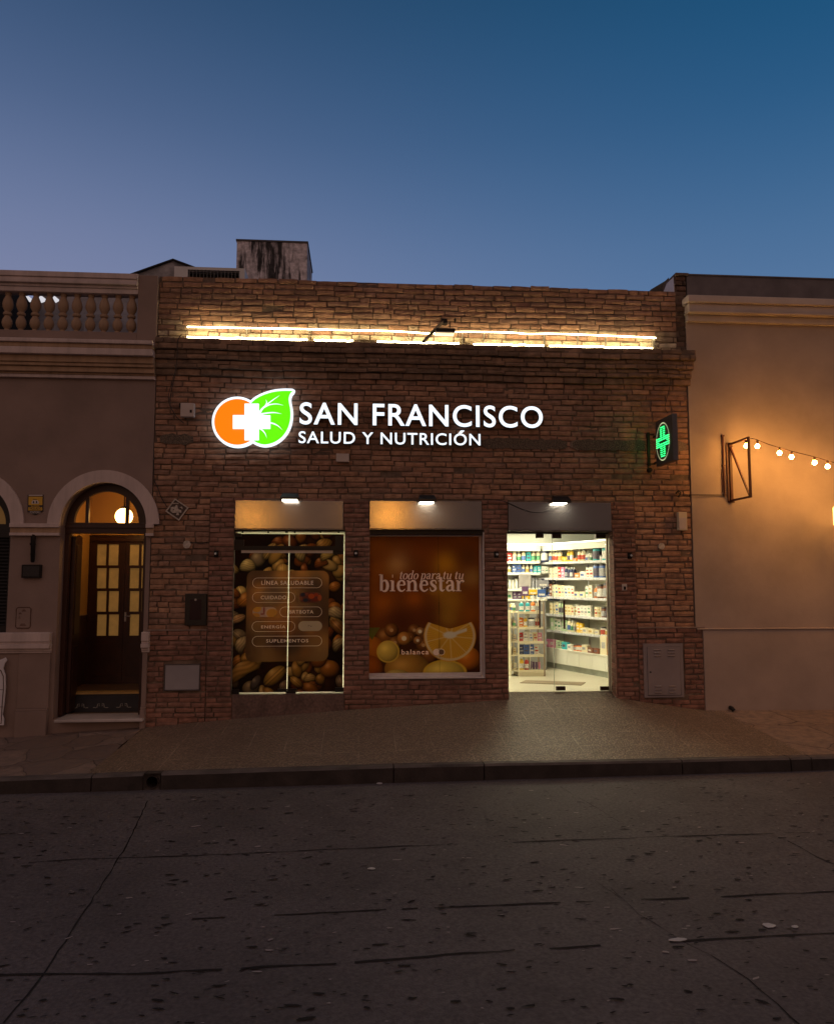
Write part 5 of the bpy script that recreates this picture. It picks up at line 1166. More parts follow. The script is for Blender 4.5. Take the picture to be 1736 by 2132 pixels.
mb = MB(); mb.box(a[0]+.02, b[0]-.02, YL-.053, YL-.0505, a[1]+.02, b[1]-.02); mb.build('face', pm('plaque_face', (.02,.018,.018), .35, ns=40, na=.3), t)
a = k7(203,1978); b = k7(413,1696); t = thing('meter_cover', ((a[0]+b[0])/2, YL, a[1]), 'plaster coloured cover with dark rounded outline beside the door plinth', 'cover')
mb = MB(); mb.box(a[0]+.006, b[0]-.006, YL-.006, YL-.001, a[1]+.006, b[1]-.006); mb.build('plate', plas, t)
mb = MB(); w = .008; mb.tube([(a[0]+.02,YL-.007,a[1]),(b[0]-.02,YL-.007,a[1]),(b[0],YL-.007,a[1]+.02),(b[0],YL-.007,b[1]-.02),(b[0]-.02,YL-.007,b[1]),(a[0]+.02,YL-.007,b[1]),(a[0],YL-.007,b[1]-.02),(a[0],YL-.007,a[1]+.02),(a[0]+.02,YL-.007,a[1])], .005, 6)
for (x0,y0,x1,y1) in ((285,1725,350,1755),(245,1765,290,1790),(240,1800,275,1850),(260,1915,350,1950)):
    p, q = k7(x0,y1), k7(x1,y0); n3 = 4
    for i in range(n3): zq2 = p[1]+(q[1]-p[1])*(i+.3)/n3; mb.box(p[0]+.004*i, q[0]-.006*i, YL-.0072, YL-.0062, zq2, zq2+.004)
mb.build('outline', pm('rust_line', (.09,.035,.02), .7), t)
# white carved board at the left frame edge
k8 = lambda x, y: S(x/7.107, 1780+y/7.107, YL-.09)
t = thing('carved_board', (k8(-60,1700)[0], YL-.09, k8(0,1700)[1]), 'white ornate board leaning on the plinth at the left edge', 'board')
prof = [(-230,1700),(85,1690),(85,1560),(60,1480),(95,1250),(120,950),(115,700),(75,570),(105,470),(150,410),(120,350),(60,380),(0,400),(-120,420),(-260,350),(-290,420),(-230,480),(-200,600),(-250,950),(-230,1300),(-200,1480),(-230,1560)]
mb = MB(); mb.prism([k8(*p) for p in prof][::-1], YL-.11, YL-.087); mb.build('board', pm('board_white', (.62,.60,.64), .6, ns=4, na=.08), t, bevel=.004)
mb = MB(); k9 = [k8(*p) for p in ((-160,1660),(40,1650),(60,1250),(85,950),(80,720),(30,600),(-160,600))]; mb.tube([(x, YL-.112, z) for x, z in k9], .006, 6)
for y in (990,1330): p, q = k8(-200,y), k8(80,y-10); mb.box(p[0], q[0], YL-.1125, YL-.1102, p[1]-.003, p[1]+.003)
mb.build('groove', pm('board_groove', (.12,.09,.08), .8), t)
# ================================================================= RIGHT NEIGHBOUR
plr = pm('tan_plaster', (.40,.315,.27), .85, ns=1.3, na=.10, bump=.16, bs=40, stain=.18, stain_s=.9)
plt = pm('pale_cornice', (.56,.47,.42), .75, ns=3, na=.08, bump=.06, stain=.15, stain_s=2)
gryp = pm('grey_parapet', (.17,.15,.155), .9, ns=4, na=.14, bump=.2, bs=40, stain=.3)
rb = thing('tan_house', (XR+3, 0, zbase(XR+3)), 'tan plaster house with pale cornice lit by string lights', 'house')
RX1 = 13.0; x0 = XR+.012; zrt = PZ(1600,578); zc1, zc2 = PZ(1600,619,-.18), PZ(1600,673,-.06)
mb = MB(); mb.box(x0, RX1, -.01, .4, -1.2, zc1); mb.build('wall', plr, rb)
mb = MB(); mb.box(PX(1430,600), RX1, .0, .4, zc1+.001, zrt); mb.box(PX(1430,600)-.0, RX1, -.012, .42, zrt+.001, zrt+.02); mb.build('parapet', gryp, rb)
mb = MB(); cx0 = PX(1433,640,-.2); hh = zc1-zc2
mb.box(cx0, RX1, -.20, .01, zc1-.30*hh, zc1+.004); mb.box(cx0+.03, RX1, -.15, .01, zc1-.62*hh, zc1-.301*hh); mb.box(cx0+.02, RX1, -.165, .01, zc1-.70*hh, zc1-.621*hh); mb.box(cx0+.04, RX1, -.07, .01, zc2, zc1-.701*hh)
mb.build('cornice', plt, rb, bevel=.02)
mb = MB(); zd = PZ(1600,1311,-.04); mb.box(PX(1463,1400)+.004, RX1, -.04, -.0105, -1.2, zd); mb.box(PX(1448,1311), RX1, -.055, -.0105, zd+.001, zd+.022); mb.build('dado', plr, rb, bevel=.008)
mb = MB(); mb.box(x0, RX1, .401, 6.5, zc1-.6, zc1-.4); mb.box(RX1-.2, RX1, .401, 6.5, -1.2, zc1-.601); mb.box(x0, RX1-.21, 6.3, 6.5, -1.2, zc1-.601); mb.build('roof', gryp, rb)

# steel bracket holding the festoon, conduit
brown = pm('rust_brown_steel', (.085,.022,.012), .5, ns=10, na=.25, bump=.05)
bx = PX(1519, 985); d_ = .52; zt_, zb2 = PZ(1519,925,-.04), PZ(1519,1042,-.04)
t = thing('festoon_bracket', (bx, -.01, zb2), 'rusty brown steel frame bracket carrying the string lights', 'bracket')
mb = MB(); tip = -.03-d_
mb.bar((bx,-.03,zb2-.03),(bx,-.03,zt_+.02),.035); mb.bar((bx,-.03,zt_),(bx,tip,zt_),.026); mb.bar((bx,-.03,zb2),(bx,tip,zb2),.026); mb.bar((bx,tip,zb2-.013),(bx,tip,zt_+.013),.028); mb.bar((bx,-.03,zt_-.02),(bx,tip+.02,zb2+.01),.022)
mb.build('arm', brown, t)
mb = MB(); mb.box(bx-.05, bx+.05, -.0135, -.0105, zt_-.03, zt_+.03); mb.box(bx-.05, bx+.05, -.0135, -.0105, zb2-.03, zb2+.03); mb.box(bx-.055, bx-.035, -.04, -.0136, zb2, zt_); mb.build('wall_plate', brown, t)
t = thing('conduit', (PX(1504,960), -.012, PZ(1504,1030)), 'thin vertical conduit on the tan wall left of the bracket', 'conduit')
mb = MB(); p0, p1, p2 = P(1502,908), P(1504,970), P(1507,1031); mb.tube([(p0[0],-.03,p0[1]),(p1[0],-.03,p1[1]),(p2[0],-.03,p2[1])], .014, 8); mb.tube([(p1[0]-.025,-.02,p1[1]-.05),(p2[0]-.028,-.02,p2[1]+.04)], .006, 6)
for p in (p0, p1, p2): mb.box(p[0]-.02, p[0]+.02, -.045, -.0105, p[1]-.012, p[1]+.012)
mb.build('pipe', brown, t)
mb = MB(); q0, q1 = P(1412,1031), P(1506,1031); mb.tube([(q0[0]-.03,-.05,q0[1]+.05),(q0[0],-.05,q0[1]),(q1[0],-.03,q1[1])], .007, 6); mb.tube([(q0[0]-.05,-.03,q0[1]+.02),(q0[0]-.02,-.055,q0[1]+.06),(q0[0]+.02,-.04,q0[1]+.03),(q0[0]-.02,-.04,q0[1]-.03)], .012, 6)
mb.build('cable', pm('black_cable', (.015,.012,.012), .6, bump=0), t)

# festoon of warm bulbs: from the bracket tip out to the right
YF_ = tip
def fpt(u, v, y): p = P(u, v, y); return Vector((p[0], y, p[1]))
cab = [fpt(1548,916,YF_+.12), fpt(1567,913,YF_), fpt(1600,925,YF_-.05), fpt(1647,939,YF_-.10), fpt(1695,951,YF_-.16), fpt(1736,963,YF_-.21), fpt(1800,980,YF_-.30), fpt(1900,1000,YF_-.42), fpt(2020,1008,YF_-.55)]
t = thing('festoon_cable', cab[1], 'drooping cable of the string lights running right from the bracket tip', 'cable')
mb = MB(); mb.tube(smooth_pts([tuple(c) for c in cab], 5), .006, 6); mb.build('wire', pm('cable_brown', (.05,.02,.012), .6, bump=0), t)
bulbm = emit('warm_bulb', (1,.44,.085), 235)
def bulb_proto():
    o = thing('festoon_bulb', (0,0,0), 'x', 'light bulb', 'warm bulbs of the string lights')
    mb = MB(); mb.lathe([(.0,.0),(.016,.0),(.018,-.015),(.016,-.045),(.013,-.05)], n=12); mb.build('socket', MATS['cable_brown'], o, local=True, smooth=True)
    r = .029; mb = MB(); mb.lathe([(.012,-.0505)]+[(r*sin(a), -.052-r+r*cos(a)) for a in [pi*k/10 for k in range(3, 11)]], n=16); mb.build('glass', bulbm, o, local=True, smooth=True)
    return o
pos = [(1553,916,.10,'on the bracket arm, leftmost of the six'),(1576,917,-.01,'just right of the bracket tip'),(1622,931,-.07,'third from the bracket'),(1647,939,-.10,'fourth from the bracket'),(1695,951,-.16,'fifth from the bracket'),(1722,959,-.19,'rightmost bulb inside the picture'),(1780,975,-.27,'beyond the right picture edge, seventh'),(1806,982,-.30,'beyond the right picture edge, eighth'),(1880,997,-.39,'beyond the right picture edge, ninth'),(1910,1002,-.43,'beyond the right picture edge, tenth')]
b0 = bulb_proto()
for k, (u, v, dy, lb) in enumerate(pos):
    o = b0 if k == 0 else copy_tree(b0); o.location = fpt(u, v, YF_+dy); o['label'] = 'warm glowing bulb hanging from the cable, '+lb
# tall lit sconce at the picture's right edge
xs_ = PX(1735, 1080, -.37); zs_ = PZ(1736,1078,-.08)
t = thing('wall_lantern', (xs_+.075, -.01, zs_), 'glowing amber wall lantern cut by the right edge of the picture', 'wall lamp')
mb = MB(); mb.lathe([(.0,-.13),(.06,-.125),(.065,-.11),(.065,.11),(.06,.125),(.0,.13)], n=20); o = mb.build('shade', emit('lantern_shade', (1,.46,.10), 7), t, smooth=True, local=True); o.location = (0, -.36, 0)
mb = MB(); mb.box(.25,.35,-.05,-.0005,-.08,.08); mb.bar((.3,-.04,-.05),(0,-.36,-.205),.03); mb.lathe([(.0,-.20),(.06,-.195),(.06,-.172)], cx=0, cy=-.36, n=16); mb.build('wall_plate', brown, t, local=True)

# ================================================================= SHOP SIGN
sw = emit('sign_white_light', (.84,.92,1.0), 1.35); so = emit('sign_orange_light', (1,.215,.0), 1.06); sg_ = emit('sign_green_light', (.145,1,.0), .98)
side = pm('sign_side', (.03,.035,.045), .4, ns=6, na=.1, bump=0)
k5 = lambda x, y, Y=-.12: S(560+x/3.472, 1050+y/3.472, Y)
sign = thing('shop_sign', (k5(480,660)[0], 0, k5(480,660)[1]), 'lit shop sign with orange disc, green leaf and white cross beside white letters', 'shop sign')
def circ(cx, cy, r, n=48): return [k5(cx+r*cos(2*pi*k/n), cy-r*sin(2*pi*k/n)) for k in range(n)]
leaf_px = smooth_pts([(478,250),(520,212),(575,180),(640,155),(710,137),(790,129),(850,129),(884,131)], 5)[:-1] + smooth_pts([(884,131),(862,150),(846,190),(846,235),(858,300),(862,360),(854,430),(830,500),(790,560),(735,608),(670,638),(605,647),(545,632),(500,605),(470,560)], 5)[:-1]+[(460,420),(455,320)]
def offs(pts, d):
    out = []; n = len(pts)
    for i in range(n):
        a, b = pts[i-1], pts[(i+1) % n]; dx, dy = b[0]-a[0], b[1]-a[1]; L_ = sqrt(dx*dx+dy*dy) or 1
        out.append((pts[i][0]+dy/L_*d, pts[i][1]-dx/L_*d))
    return out
leaf_out = offs(leaf_px, 22)
mb = MB(); mb.prism(circ(345,427,246)[::-1][::-1], -.10, -.028, 0); mb.prism(circ(345,427,240), -.0285, -.001, 1)
mb.prism([k5(*p, -.10) for p in leaf_out][::-1], -.1004, -.0283, 0)
mb.build('halo_box', [sw, side], sign)
mb = MB(); cpts = [p for p in circ(345,427,222)]; mb.prism(cpts, -.106, -.1045); mb.build('orange_disc', so, sign)
mb = MB(); mb.prism([k5(*p, -.11) for p in leaf_px][::-1], -.110, -.1065); mb.build('green_leaf', sg_, sign)
def vein(pts, mb):
    pp = smooth_pts(pts, 6); L_, R_ = [], []
    for i, (x, y, w) in enumerate(pp):
        a = pp[max(0,i-1)]; b = pp[min(len(pp)-1,i+1)]; dx, dy = b[0]-a[0], b[1]-a[1]; l = sqrt(dx*dx+dy*dy) or 1
        L_.append((x-dy/l*w/2, y+dx/l*w/2)); R_.append((x+dy/l*w/2, y-dx/l*w/2))
    for i in range(len(pp)-1): mb.face([(q[0], -.1135-.00002*vein.n, q[1]) for q in (k5(*L_[i]), k5(*L_[i+1]), k5(*R_[i+1]), k5(*R_[i]))])
    vein.n += 1
vein.n = 0
mb = MB()
vein([(560,345,26),(590,300,18),(640,255,12),(700,210,8),(757,172,1)], mb); vein([(622,268,14),(632,240,9),(622,212,1)], mb); vein([(600,290,16),(660,262,11),(730,255,7),(792,268,1)], mb)
vein([(560,360,20),(620,345,14),(700,338,10),(775,350,1)], mb); vein([(655,435,12),(700,446,13),(745,470,8),(782,506,1)], mb); vein([(545,480,18),(585,505,13),(615,540,8),(632,584,1)], mb)
mb.build('leaf_vein', sw, sign)
mb = MB(); cr = [(418,252),(556,252),(556,365),(667,365),(667,497),(556,497),(556,607),(418,607),(418,497),(305,497),(305,363),(418,363)]
mb.prism([k5(*p) for p in cr][::-1], -.118, -.114); mb.build('white_cross', emit('sign_cross_light', (.86,.96,1.0), 1.6), sign)
def line_sign(txt, u0, u1, v0, v1, off):
    v, f = text2d(txt, offset=off, spacing=1.10); a = P(u0, v1, -.10); b = P(u0, v0, -.10); v = fit(v, a[0], P(u1, v1, -.10)[0], a[1], b[1])
    for c in components(v, f):
        mb = MB(); extrude2d(mb, v, c[2], -.10, -.035, 0, 1); mb.build('letter', [sw, side], sign)
line_sign('SAN FRANCISCO', 623.5, 1130, 837, 883.5, .012)
line_sign('SALUD Y NUTRICION', 621.5, 1000, 897.5, 922.5, .009)
mb = MB(); mb.prism([P(u, v, -.10) for u, v in ((955,901),(961,901),(967,896),(959,896))], -.10, -.035); mb.build('accent', sw, sign)

# LED rope above the cornice
rope = emit('led_rope', (1,.80,.42), 21.0)
t = thing('led_rope_light', (PX(868,700), -.03, Z_CT), 'long warm white rope light looped flat above the brick cornice', 'rope light')
up = [(390,680),(480,682),(600,684),(720,687),(800,688.5),(850,691),(900,694),(960,690.5),(1060,692),(1100,695),(1150,694.5),(1250,698),(1365,703)]
mb = MB(); mb.tube(smooth_pts([(P(u,v,-.08)[0], -.08, P(u,v,-.08)[1]) for u, v in up], 5), .009, 8); mb.build('upper_rope', rope, t)
xl_, xr_ = PX(390,698,-.06), PX(1355,716,-.06)
for (a, b) in ((390,640),(655,735),(785,955),(985,1130),(1142,1355)):
    mb = MB(); xa, xb_ = PX(a,705,-.07), PX(b,705,-.07); n = 14
    mb.tube([(xa+(xb_-xa)*k/n, -.10+.01*sin(k*1.7), Z_CT+.017+.004*sin(k*2.3+a)) for k in range(n+1)], .011, 8); mb.build('lower_rope', emit('led_rope_low', (1,.80,.42), 27.0), t)
mb = MB()
for u in (510,640,745,848,960,1005,1130,1200,1258):
    x = PX(u,700,-.05)+.02; zt3 = PZ(u, np.interp(u, [p[0] for p in up], [p[1] for p in up]), -.05); mb.box(x-.006, x+.006, -.06, -.01, Z_CT+.002, zt3-.008)
mb.box(PX(1358,705,-.05), PX(1362,705,-.05)+.004, -.06, -.01, Z_CT+.002, PZ(1360,704,-.05)); mb.build('clip', pm('clip_grey', (.25,.22,.18), .6, bump=0), t)
# floodlight on an arm over the rope
k10 = lambda x, y, Y: S(1120+x/8.68, 860+y/8.68, Y)
t = thing('floodlight', (k10(980,300,-.02)[0], 0, k10(980,300,-.02)[1]), 'unlit dark floodlight on a slanted arm in front of the rope light', 'floodlight')
mb = MB(); a, b = k10(500,790,-.42), k10(985,285,-.06); mb.bar((a[0],-.42,a[1]),(b[0],-.06,b[1]),.034); mb.build('arm', pm('arm_brown', (.10,.07,.05), .6, ns=14, na=.3), t)
mb = MB(); mb.box(b[0]-.03, b[0]+.05, -.09, .0, b[1]-.045, b[1]+.03); mb.box(b[0]+.16, b[0]+.18, -.06,.0, b[1]-.0, b[1]+.05); mb.build('joint', iron, t, bevel=.006)
mb = MB(); a, b = k10(785,635,-.22), k10(1245,530,-.22); mb.box(a[0], b[0], -.34, -.20, a[1]+.018, b[1]); mb.box(a[0]-.01, b[0]-.01, -.345, -.19, a[1]+.003, a[1]+.017, 1)
mb.tube([(b[0]-.05,-.22,b[1]),(b[0]-.055,-.15,b[1]+.13),(b[0]-.12,-.08,b[1]+.17),(b[0]-.2,-.05,b[1]+.15)], .005, 6, 0); mb.build('lamp_head', [iron, alum], t, bevel=.004)

# three wedge lamps over the fascia panels
spots = [(605,1036,'left wedge wall lamp with its white diffuser showing, over the first steel panel',1),(888,1040,'black wedge wall lamp over the orange lit middle steel panel',2),(1165,1042,'black wedge wall lamp above the glass door panel',3)]
glow = emit('wedge_diffuser', (1,.92,.70), 46)
for (u, v, lb, k) in spots:
    x, z = P(u, v, -.08); t = thing('wedge_lamp', (x, -.045, z), lb, 'wall lamp', 'wedge lamps over the steel panels')
    w, h, d = .125, .068, .16; mb = MB()
    # wedge housing: sloped front, flat underside
    prof = [(-.005,h),(-.10,h*.75),(-d,-.005),(-d,-.048),(-d+.012,-.048),(-d+.013,-.034),(-.005,-.034)]
    for sx in (-1, 1):
        q = [(sx*w*(1 if i in (2,3,4,5) else .82), y, zz_) for i, (y, zz_) in enumerate(prof)]; mb.face(q if sx < 0 else q[::-1])
    for i in range(7):
        (y0, z0_), (y1, z1_) = prof[i], prof[(i+1) % 7]; w0, w1_ = (w if i in (2,3,4,5) else w*.82), (w if (i+1) % 7 in (2,3,4,5) else w*.82)
        mb.face([(w0,y0,z0_),(w1_,y1,z1_),(-w1_,y1,z1_),(-w0,y0,z0_)])
    mb.build('housing', pm('lamp_black', (.014,.013,.014), .35, ns=20, na=.1, bump=0), t, bevel=.004, local=True)
    mb = MB(); hh_ = .022 if k == 1 else .004; yy = -d-.004 if k == 1 else -d+.03
    if k == 1: mb.box(-w*.8, w*.8, -d-.002, -.06, -.062, -.0355)
    else: mb.box(-w*.75, w*.75, -d+.02, -.02, -.041, -.0355)
    mb.build('diffuser', glow if k > 1 else emit('wedge_diffuser_front', (1,.93,.74), 6), t, local=True)
# wire drooping across the third panel
t = thing('lamp_wire', (k2(10,172,-.06)[0], -.06, k2(10,172,-.06)[1]), 'thin black wire drooping over the steel panel above the door', 'wire')
mb = MB(); mb.tube(smooth_pts([(k2(x,y,-.065)[0], -.065, k2(x,y,-.065)[1]) for x, y in ((-70,168),(10,172),(60,178),(130,205),(230,250),(330,282),(430,285),(520,255),(600,222))], 4), .005, 6); mb.build('wire', MATS['black_cable'], t)

# small black spot fittings on the piers
t0 = None
for (sx, sy_, lb) in ((601,1541,'left of the nut window'),(990,1540,'between the two printed windows'),(1381,1543,'between the orange window and the glass door'),(1753,1546,'right of the glass door')):
    x, z = S(sx, sy_, -.06)
    if t0 is None:
        t0 = thing('pier_spotlight', (0,0,0), 'x', 'spotlight', 'small black spotlights on the brick piers'); mb = MB(); mb.box(-.03,.03,-.012,0,-.045,.045); mb.lathe([(.0,-.075),(.022,-.075),(.026,-.06),(.026,-.0125),(.0,-.0125)], n=14, axis='y'); mb.build('body', iron, t0, local=True)
        mb = MB(); mb.lathe([(.0,-.0775),(.014,-.0775),(.016,-.0755)], n=12, axis='y'); mb.build('lens', pm('lens_grey', (.55,.58,.6), .1, metal=.5, bump=0), t0, local=True); o = t0
    else: o = copy_tree(t0)
    o.location = (x, -.033, z); o['label'] = 'small unlit black spotlight on the brick pier '+lb

def wallbox(name, part, box, y0, y1, mat, label, cat, bevel=.006):
    t = thing(name, ((box[0]+box[1])/2, y1, box[2]), label, cat); mb = MB(); mb.box(box[0], box[1], y0, y1, box[2], box[3]); mb.build(part, mat, t, bevel=bevel); return t
beige = pm('beige_plastic', (.52,.45,.42), .5, ns=5, na=.06, bump=0)
t = wallbox('junction_box', 'case', RS(503,1122,541,1160,-.06), -.085, -.004, beige, 'white square junction box left of the lit sign', 'junction box'); b = RS(528,1140,534,1148,-.086); mb = MB(); mb.box(b[0], b[1], -.0875, -.0855, b[2], b[3]); mb.build('port', iron, t)
mb = MB(); b = RS(498,1122,508,1132,-.06); mb.box(b[0], b[1], -.06, -.01, b[2], b[3]); mb.build('clip', iron, t)
wallbox('motion_box', 'case', RS(935,1262,971,1285,-.05), -.06, -.004, beige, 'small white box on the bricks just under the sign lettering', 'wall box')
t = wallbox('alarm_sensor', 'case', RS(1886,1425,1910,1476,-.05), -.07, -.004, pm('cream_plastic', (.56,.48,.36), .5, ns=5, na=.06, bump=0), 'tall cream alarm sensor near the right edge of the brick wall', 'sensor'); b = RS(1889,1440,1908,1472,-.07); mb = MB(); mb.box(b[0], b[1], -.073, -.0705, b[2], b[3]); mb.build('lens', beige, t, bevel=.003)
t = wallbox('doorbell', 'case', RS(1731,1625,1744,1643,-.04), -.04, -.022, beige, 'small pale doorbell plate on the pier right of the glass door', 'doorbell', .002); b = RS(1735,1632,1741,1641,-.04); mb = MB(); mb.box(b[0], b[1], -.043, -.0405, b[2], b[3]); mb.build('button', iron, t)
t = wallbox('meter_box', 'case', RS(514,1652,574,1741,-.05), -.045, -.004, pm('meter_black', (.012,.010,.010), .35, ns=12, na=.2, bump=0), 'black meter box on the brick wall left of the nut window', 'meter box'); b = RS(528,1668,560,1725,-.046); mb = MB(); mb.box(b[0], b[1], -.047, -.0455, b[2], b[3]); mb.build('window', pm('meter_window', (.03,.012,.012), .15, bump=0), t)
b = RS(541,1663,547,1669,-.05); mb = MB(); mb.lathe([(.0,-.052),(.014,-.052),(.016,-.0455)], cx=(b[0]+b[1])/2, cy=b[2], n=12, axis='y'); mb.build('lock', alum, t)
pb = RS(457,1848,557,1922,-.02); t = thing('utility_cover', ((pb[0]+pb[1])/2, -.02, pb[2]), 'plain grey rectangular cover low on the brick wall beside the arched house', 'cover')
mb = MB(); mb.box(pb[0]+.012, pb[1]-.012, -.030, .005, pb[2]+.012, pb[3]-.012); mb.build('plate', pm('grey_sheet', (.30,.28,.30), .6, ns=4, na=.08, bump=.03), t, bevel=.003)
mb = MB(); mb.cellwall(pb[0], pb[1], pb[2], pb[3], [(pb[0]+.008, pb[1]-.008, pb[2]+.008, pb[3]-.008)], -.036, .005)
mb.build('frame', pm('dull_frame', (.10,.08,.08), .6), t)
# big louvred meter cabinet at right
cb = RS(1791,1791,1901,1941,-.05); t = thing('meter_cabinet', ((cb[0]+cb[1])/2, -.03, cb[2]), 'grey metal cabinet with four sets of vent slots low on the right brick plinth', 'cabinet')
gs = pm('cabinet_grey', (.27,.23,.235), .5, ns=3, na=.08, bump=.02, stain=.15)
dw = RS(1801,1800,1893,1940,-.05); mb = MB()
mb.cellwall(cb[0], cb[1], cb[2], cb[3], [(dw[0], dw[1], dw[2]+.02, dw[3])], -.052, -.002); mb.build('frame', gs, t, bevel=.003)
mb = MB(); mb.prism([(dw[0]+.004, dw[2]+.03), (dw[1]-.008, dw[2]+.024), (dw[1]-.004, dw[3]-.004), (dw[0]+.004, dw[3]-.004)], -.062, -.03); mb.build('door', gs, t, bevel=.003)
mb = MB(); wv = (dw[1]-dw[0])*.2
for cx_ in (.30, .72):
    for cz_ in (.135, .86):
        mb = MB()
        for j in (-1, 0, 1):
            X = dw[0]+(dw[1]-dw[0])*cx_; Z = dw[2]+(dw[3]-dw[2])*cz_+j*.042
            mb.face([(X-wv/2,-.0625,Z),(X+wv/2,-.0625,Z),(X+wv/2,-.074,Z+.014),(X-wv/2,-.074,Z+.014)]); mb.face([(X-wv/2,-.074,Z+.014),(X+wv/2,-.074,Z+.014),(X+wv/2,-.0625,Z+.022),(X-wv/2,-.0625,Z+.022)])
        mb.build('vent', gs, t)
mb = MB(); mb.lathe([(.0,-.068),(.01,-.068),(.012,-.0625)], cx=dw[0]+.04, cy=(dw[2]+dw[3])/2, n=10, axis='y'); mb.build('lock', iron, t)
# diamond house-number tile
c = S(493,1417); t = thing('diamond_tile', (c[0], 0, c[1]), 'diamond shaped carved tile with a pale emblem on the bricks by the arch', 'tile')
k11 = lambda x, y: S(440+x/5.2, 1350+y/5.2, -.03)
dq = [(105,378),(242,190),(440,325),(300,515)]; cxx = sum(p[0] for p in dq)/4; cyy = sum(p[1] for p in dq)/4
inn = [(cxx+(p[0]-cxx)*.86, cyy+(p[1]-cyy)*.86) for p in dq]
mb = MB(); stone = pm('pale_carved_stone', (.50,.44,.38), .8, ns=30, na=.3, bump=.3)
mb.prism([k11(*p) for p in dq][::-1], -.016, -.001, 1)
for i in range(4): j = (i+1) % 4; mb.prism([k11(*dq[i]), k11(*dq[j]), k11(*inn[j]), k11(*inn[i])], -.032, -.0165)
mb.build('tile_frame', [stone, pm('tile_dark', (.09,.06,.05), .7)], t)
em = [(180,318),(250,308),(256,284),(276,288),(282,315),(292,350),(332,360),(336,392),(318,400),(308,388),(292,398),(298,432),(258,432),(270,395),(205,400),(180,375)]
mb = MB(); mb.prism([k11(*p) for p in em], -.028, -.0165); mb.prism([k11(*p) for p in ((205,262),(250,255),(295,262),(290,272),(250,266),(208,274))], -.026, -.0165); mb.prism([k11(*p) for p in ((310,325),(335,308),(350,318),(352,345),(340,345),(336,325))], -.026, -.0165)
mb.lathe([(.0,-.0285),(.009,-.0285),(.009,-.0282)], cx=k11(222,352)[0], cy=k11(222,352)[1], n=12, mi=1, axis='y'); mb.build('emblem', [stone, MATS['tile_dark']], t)
# round patches
for (x, y, r, Y, lb) in ((520,1515,.053,-.006,'round pale plaster patch below the diamond tile'),(1840,1520,.045,-.006,'round pale patch below the alarm sensor on the right bricks')):
    c = S(x, y, Y); mb = MB(); pts = [(c[0]+r*random.uniform(.93,1.05)*cos(2*pi*k/14), c[1]+r*random.uniform(.93,1.05)*sin(2*pi*k/14)) for k in range(14)]; mb.prism(pts, -.014, .01)
    tag(mb.build('plaster_patch', stone, loc=(c[0], 0, c[1])), lb, 'patch')
for (x, y, r) in ((522,1473,.02),(512,1601,.03),(488,1622,.035)): pass
# cables on the left bricks
cabm = MATS['black_cable']
def cable(label, pts, r=.0055, Y=-.02):
    pp = [(*S(x, y, Y),) for x, y in pts]; mb = MB(); mb.tube(smooth_pts([(p[0], Y, p[1]) for p in pp], 5), r, 6); o = mb.build('wall_cable', cabm, loc=(pp[0][0], Y, pp[0][1])); tag(o, label, 'cable')
q = lambda x, y: (x/2.893, 700+y/2.893)
cable('black cable hanging down the bricks from the cornice to the junction box', [q(1462,665),q(1430,720),q(1425,850),q(1405,1000),q(1380,1120),q(1370,1230),q(1395,1290),q(1430,1340),q(1480,1380)], Y=-.14)
cable('second thinner cable beside the hanging one left of the junction box', [q(1400,990),q(1370,1100),q(1355,1180),q(1375,1250),q(1440,1260)], .004, -.03)
q = lambda x, y: (x/2.893, 1250+y/2.893)
cable('thin black cable sloping from the arched house corner to the diamond tile', [q(1238,0),q(1240,230),q(1270,310),q(1300,390),q(1345,465)], .005)
cable('short black cable from the round patch to the first pier', [q(1530,748),q(1570,752),q(1620,762),q(1672,745)], .005)
cable('thin wire rising from the green cross sign up to the cornice', [(1858,1150),(1848,1110),(1844,1122),(1862,1060),(1868,1040)][0:1]+[(1843,1165),(1850,1130),(1862,1080),(1866,1045)][1:], .004, -.06)
q = lambda x, y: (1720+x/2.245, 1300+y/2.245)
cable('black cable lying along the foot of the right brick plinth', [q(20,1456),q(90,1468),q(170,1488),q(300,1512),q(420,1532),q(540,1545),q(640,1553),q(735,1556)], .008, -.075)
# small dark pipe stub at the foot of the tan wall
c = S(1720+705/2.245, 1300+1505/2.245, -.07); mb = MB(); mb.tube([(c[0], -.04, c[1]), (c[0]-.005, -.10, c[1]), (c[0]+.015, -.12, c[1]-.03)], .028, 10); tag(mb.build('drain_stub', iron, loc=(c[0], -.05, c[1])), 'short dark drain stub at the foot of the tan wall', 'drain')

# ================================================================= GREEN CROSS BLADE SIGN
xg = PX(1365, 925, -.14)+.035; zg = (PZ(1365, 924, -.14)); SZ = .60
# (plane x = xg, projecting from the wall towards the street)
y0g, y1g = -.14, -.72
ztg, zbg = PZ(1365,879,-.14), PZ(1365,971.5,-.14)
t = thing('cross_sign', (xg, -.14, zbg), 'square grey blade sign with lit green cross in an oval of small lamps', 'pharmacy sign')
mb = MB(); mb.box(xg-.035, xg+.035, y1g, y0g, zbg, ztg); mb.build('case', pm('sign_case', (.10,.10,.11), .35, metal=.4, ns=5, na=.1, bump=0), t, bevel=.004)
H_ = ztg-zbg; W_ = y0g-y1g; cyg, czg = y0g-W_*.43, (ztg+zbg)/2-.005; X_ = xg-.0365
grn = emit('green_led', (.03,1,.20), 3.0); amb = emit('amber_led', (.8,.85,.45), .7)
mb = MB(); s_ = .033
def bar_(c0, c1, r, w=.005): mb.box(X_-.006, X_, cyg-c1, cyg-c0, czg+r-w, czg+r+w)
W2_ = W_*.37; g2 = .014
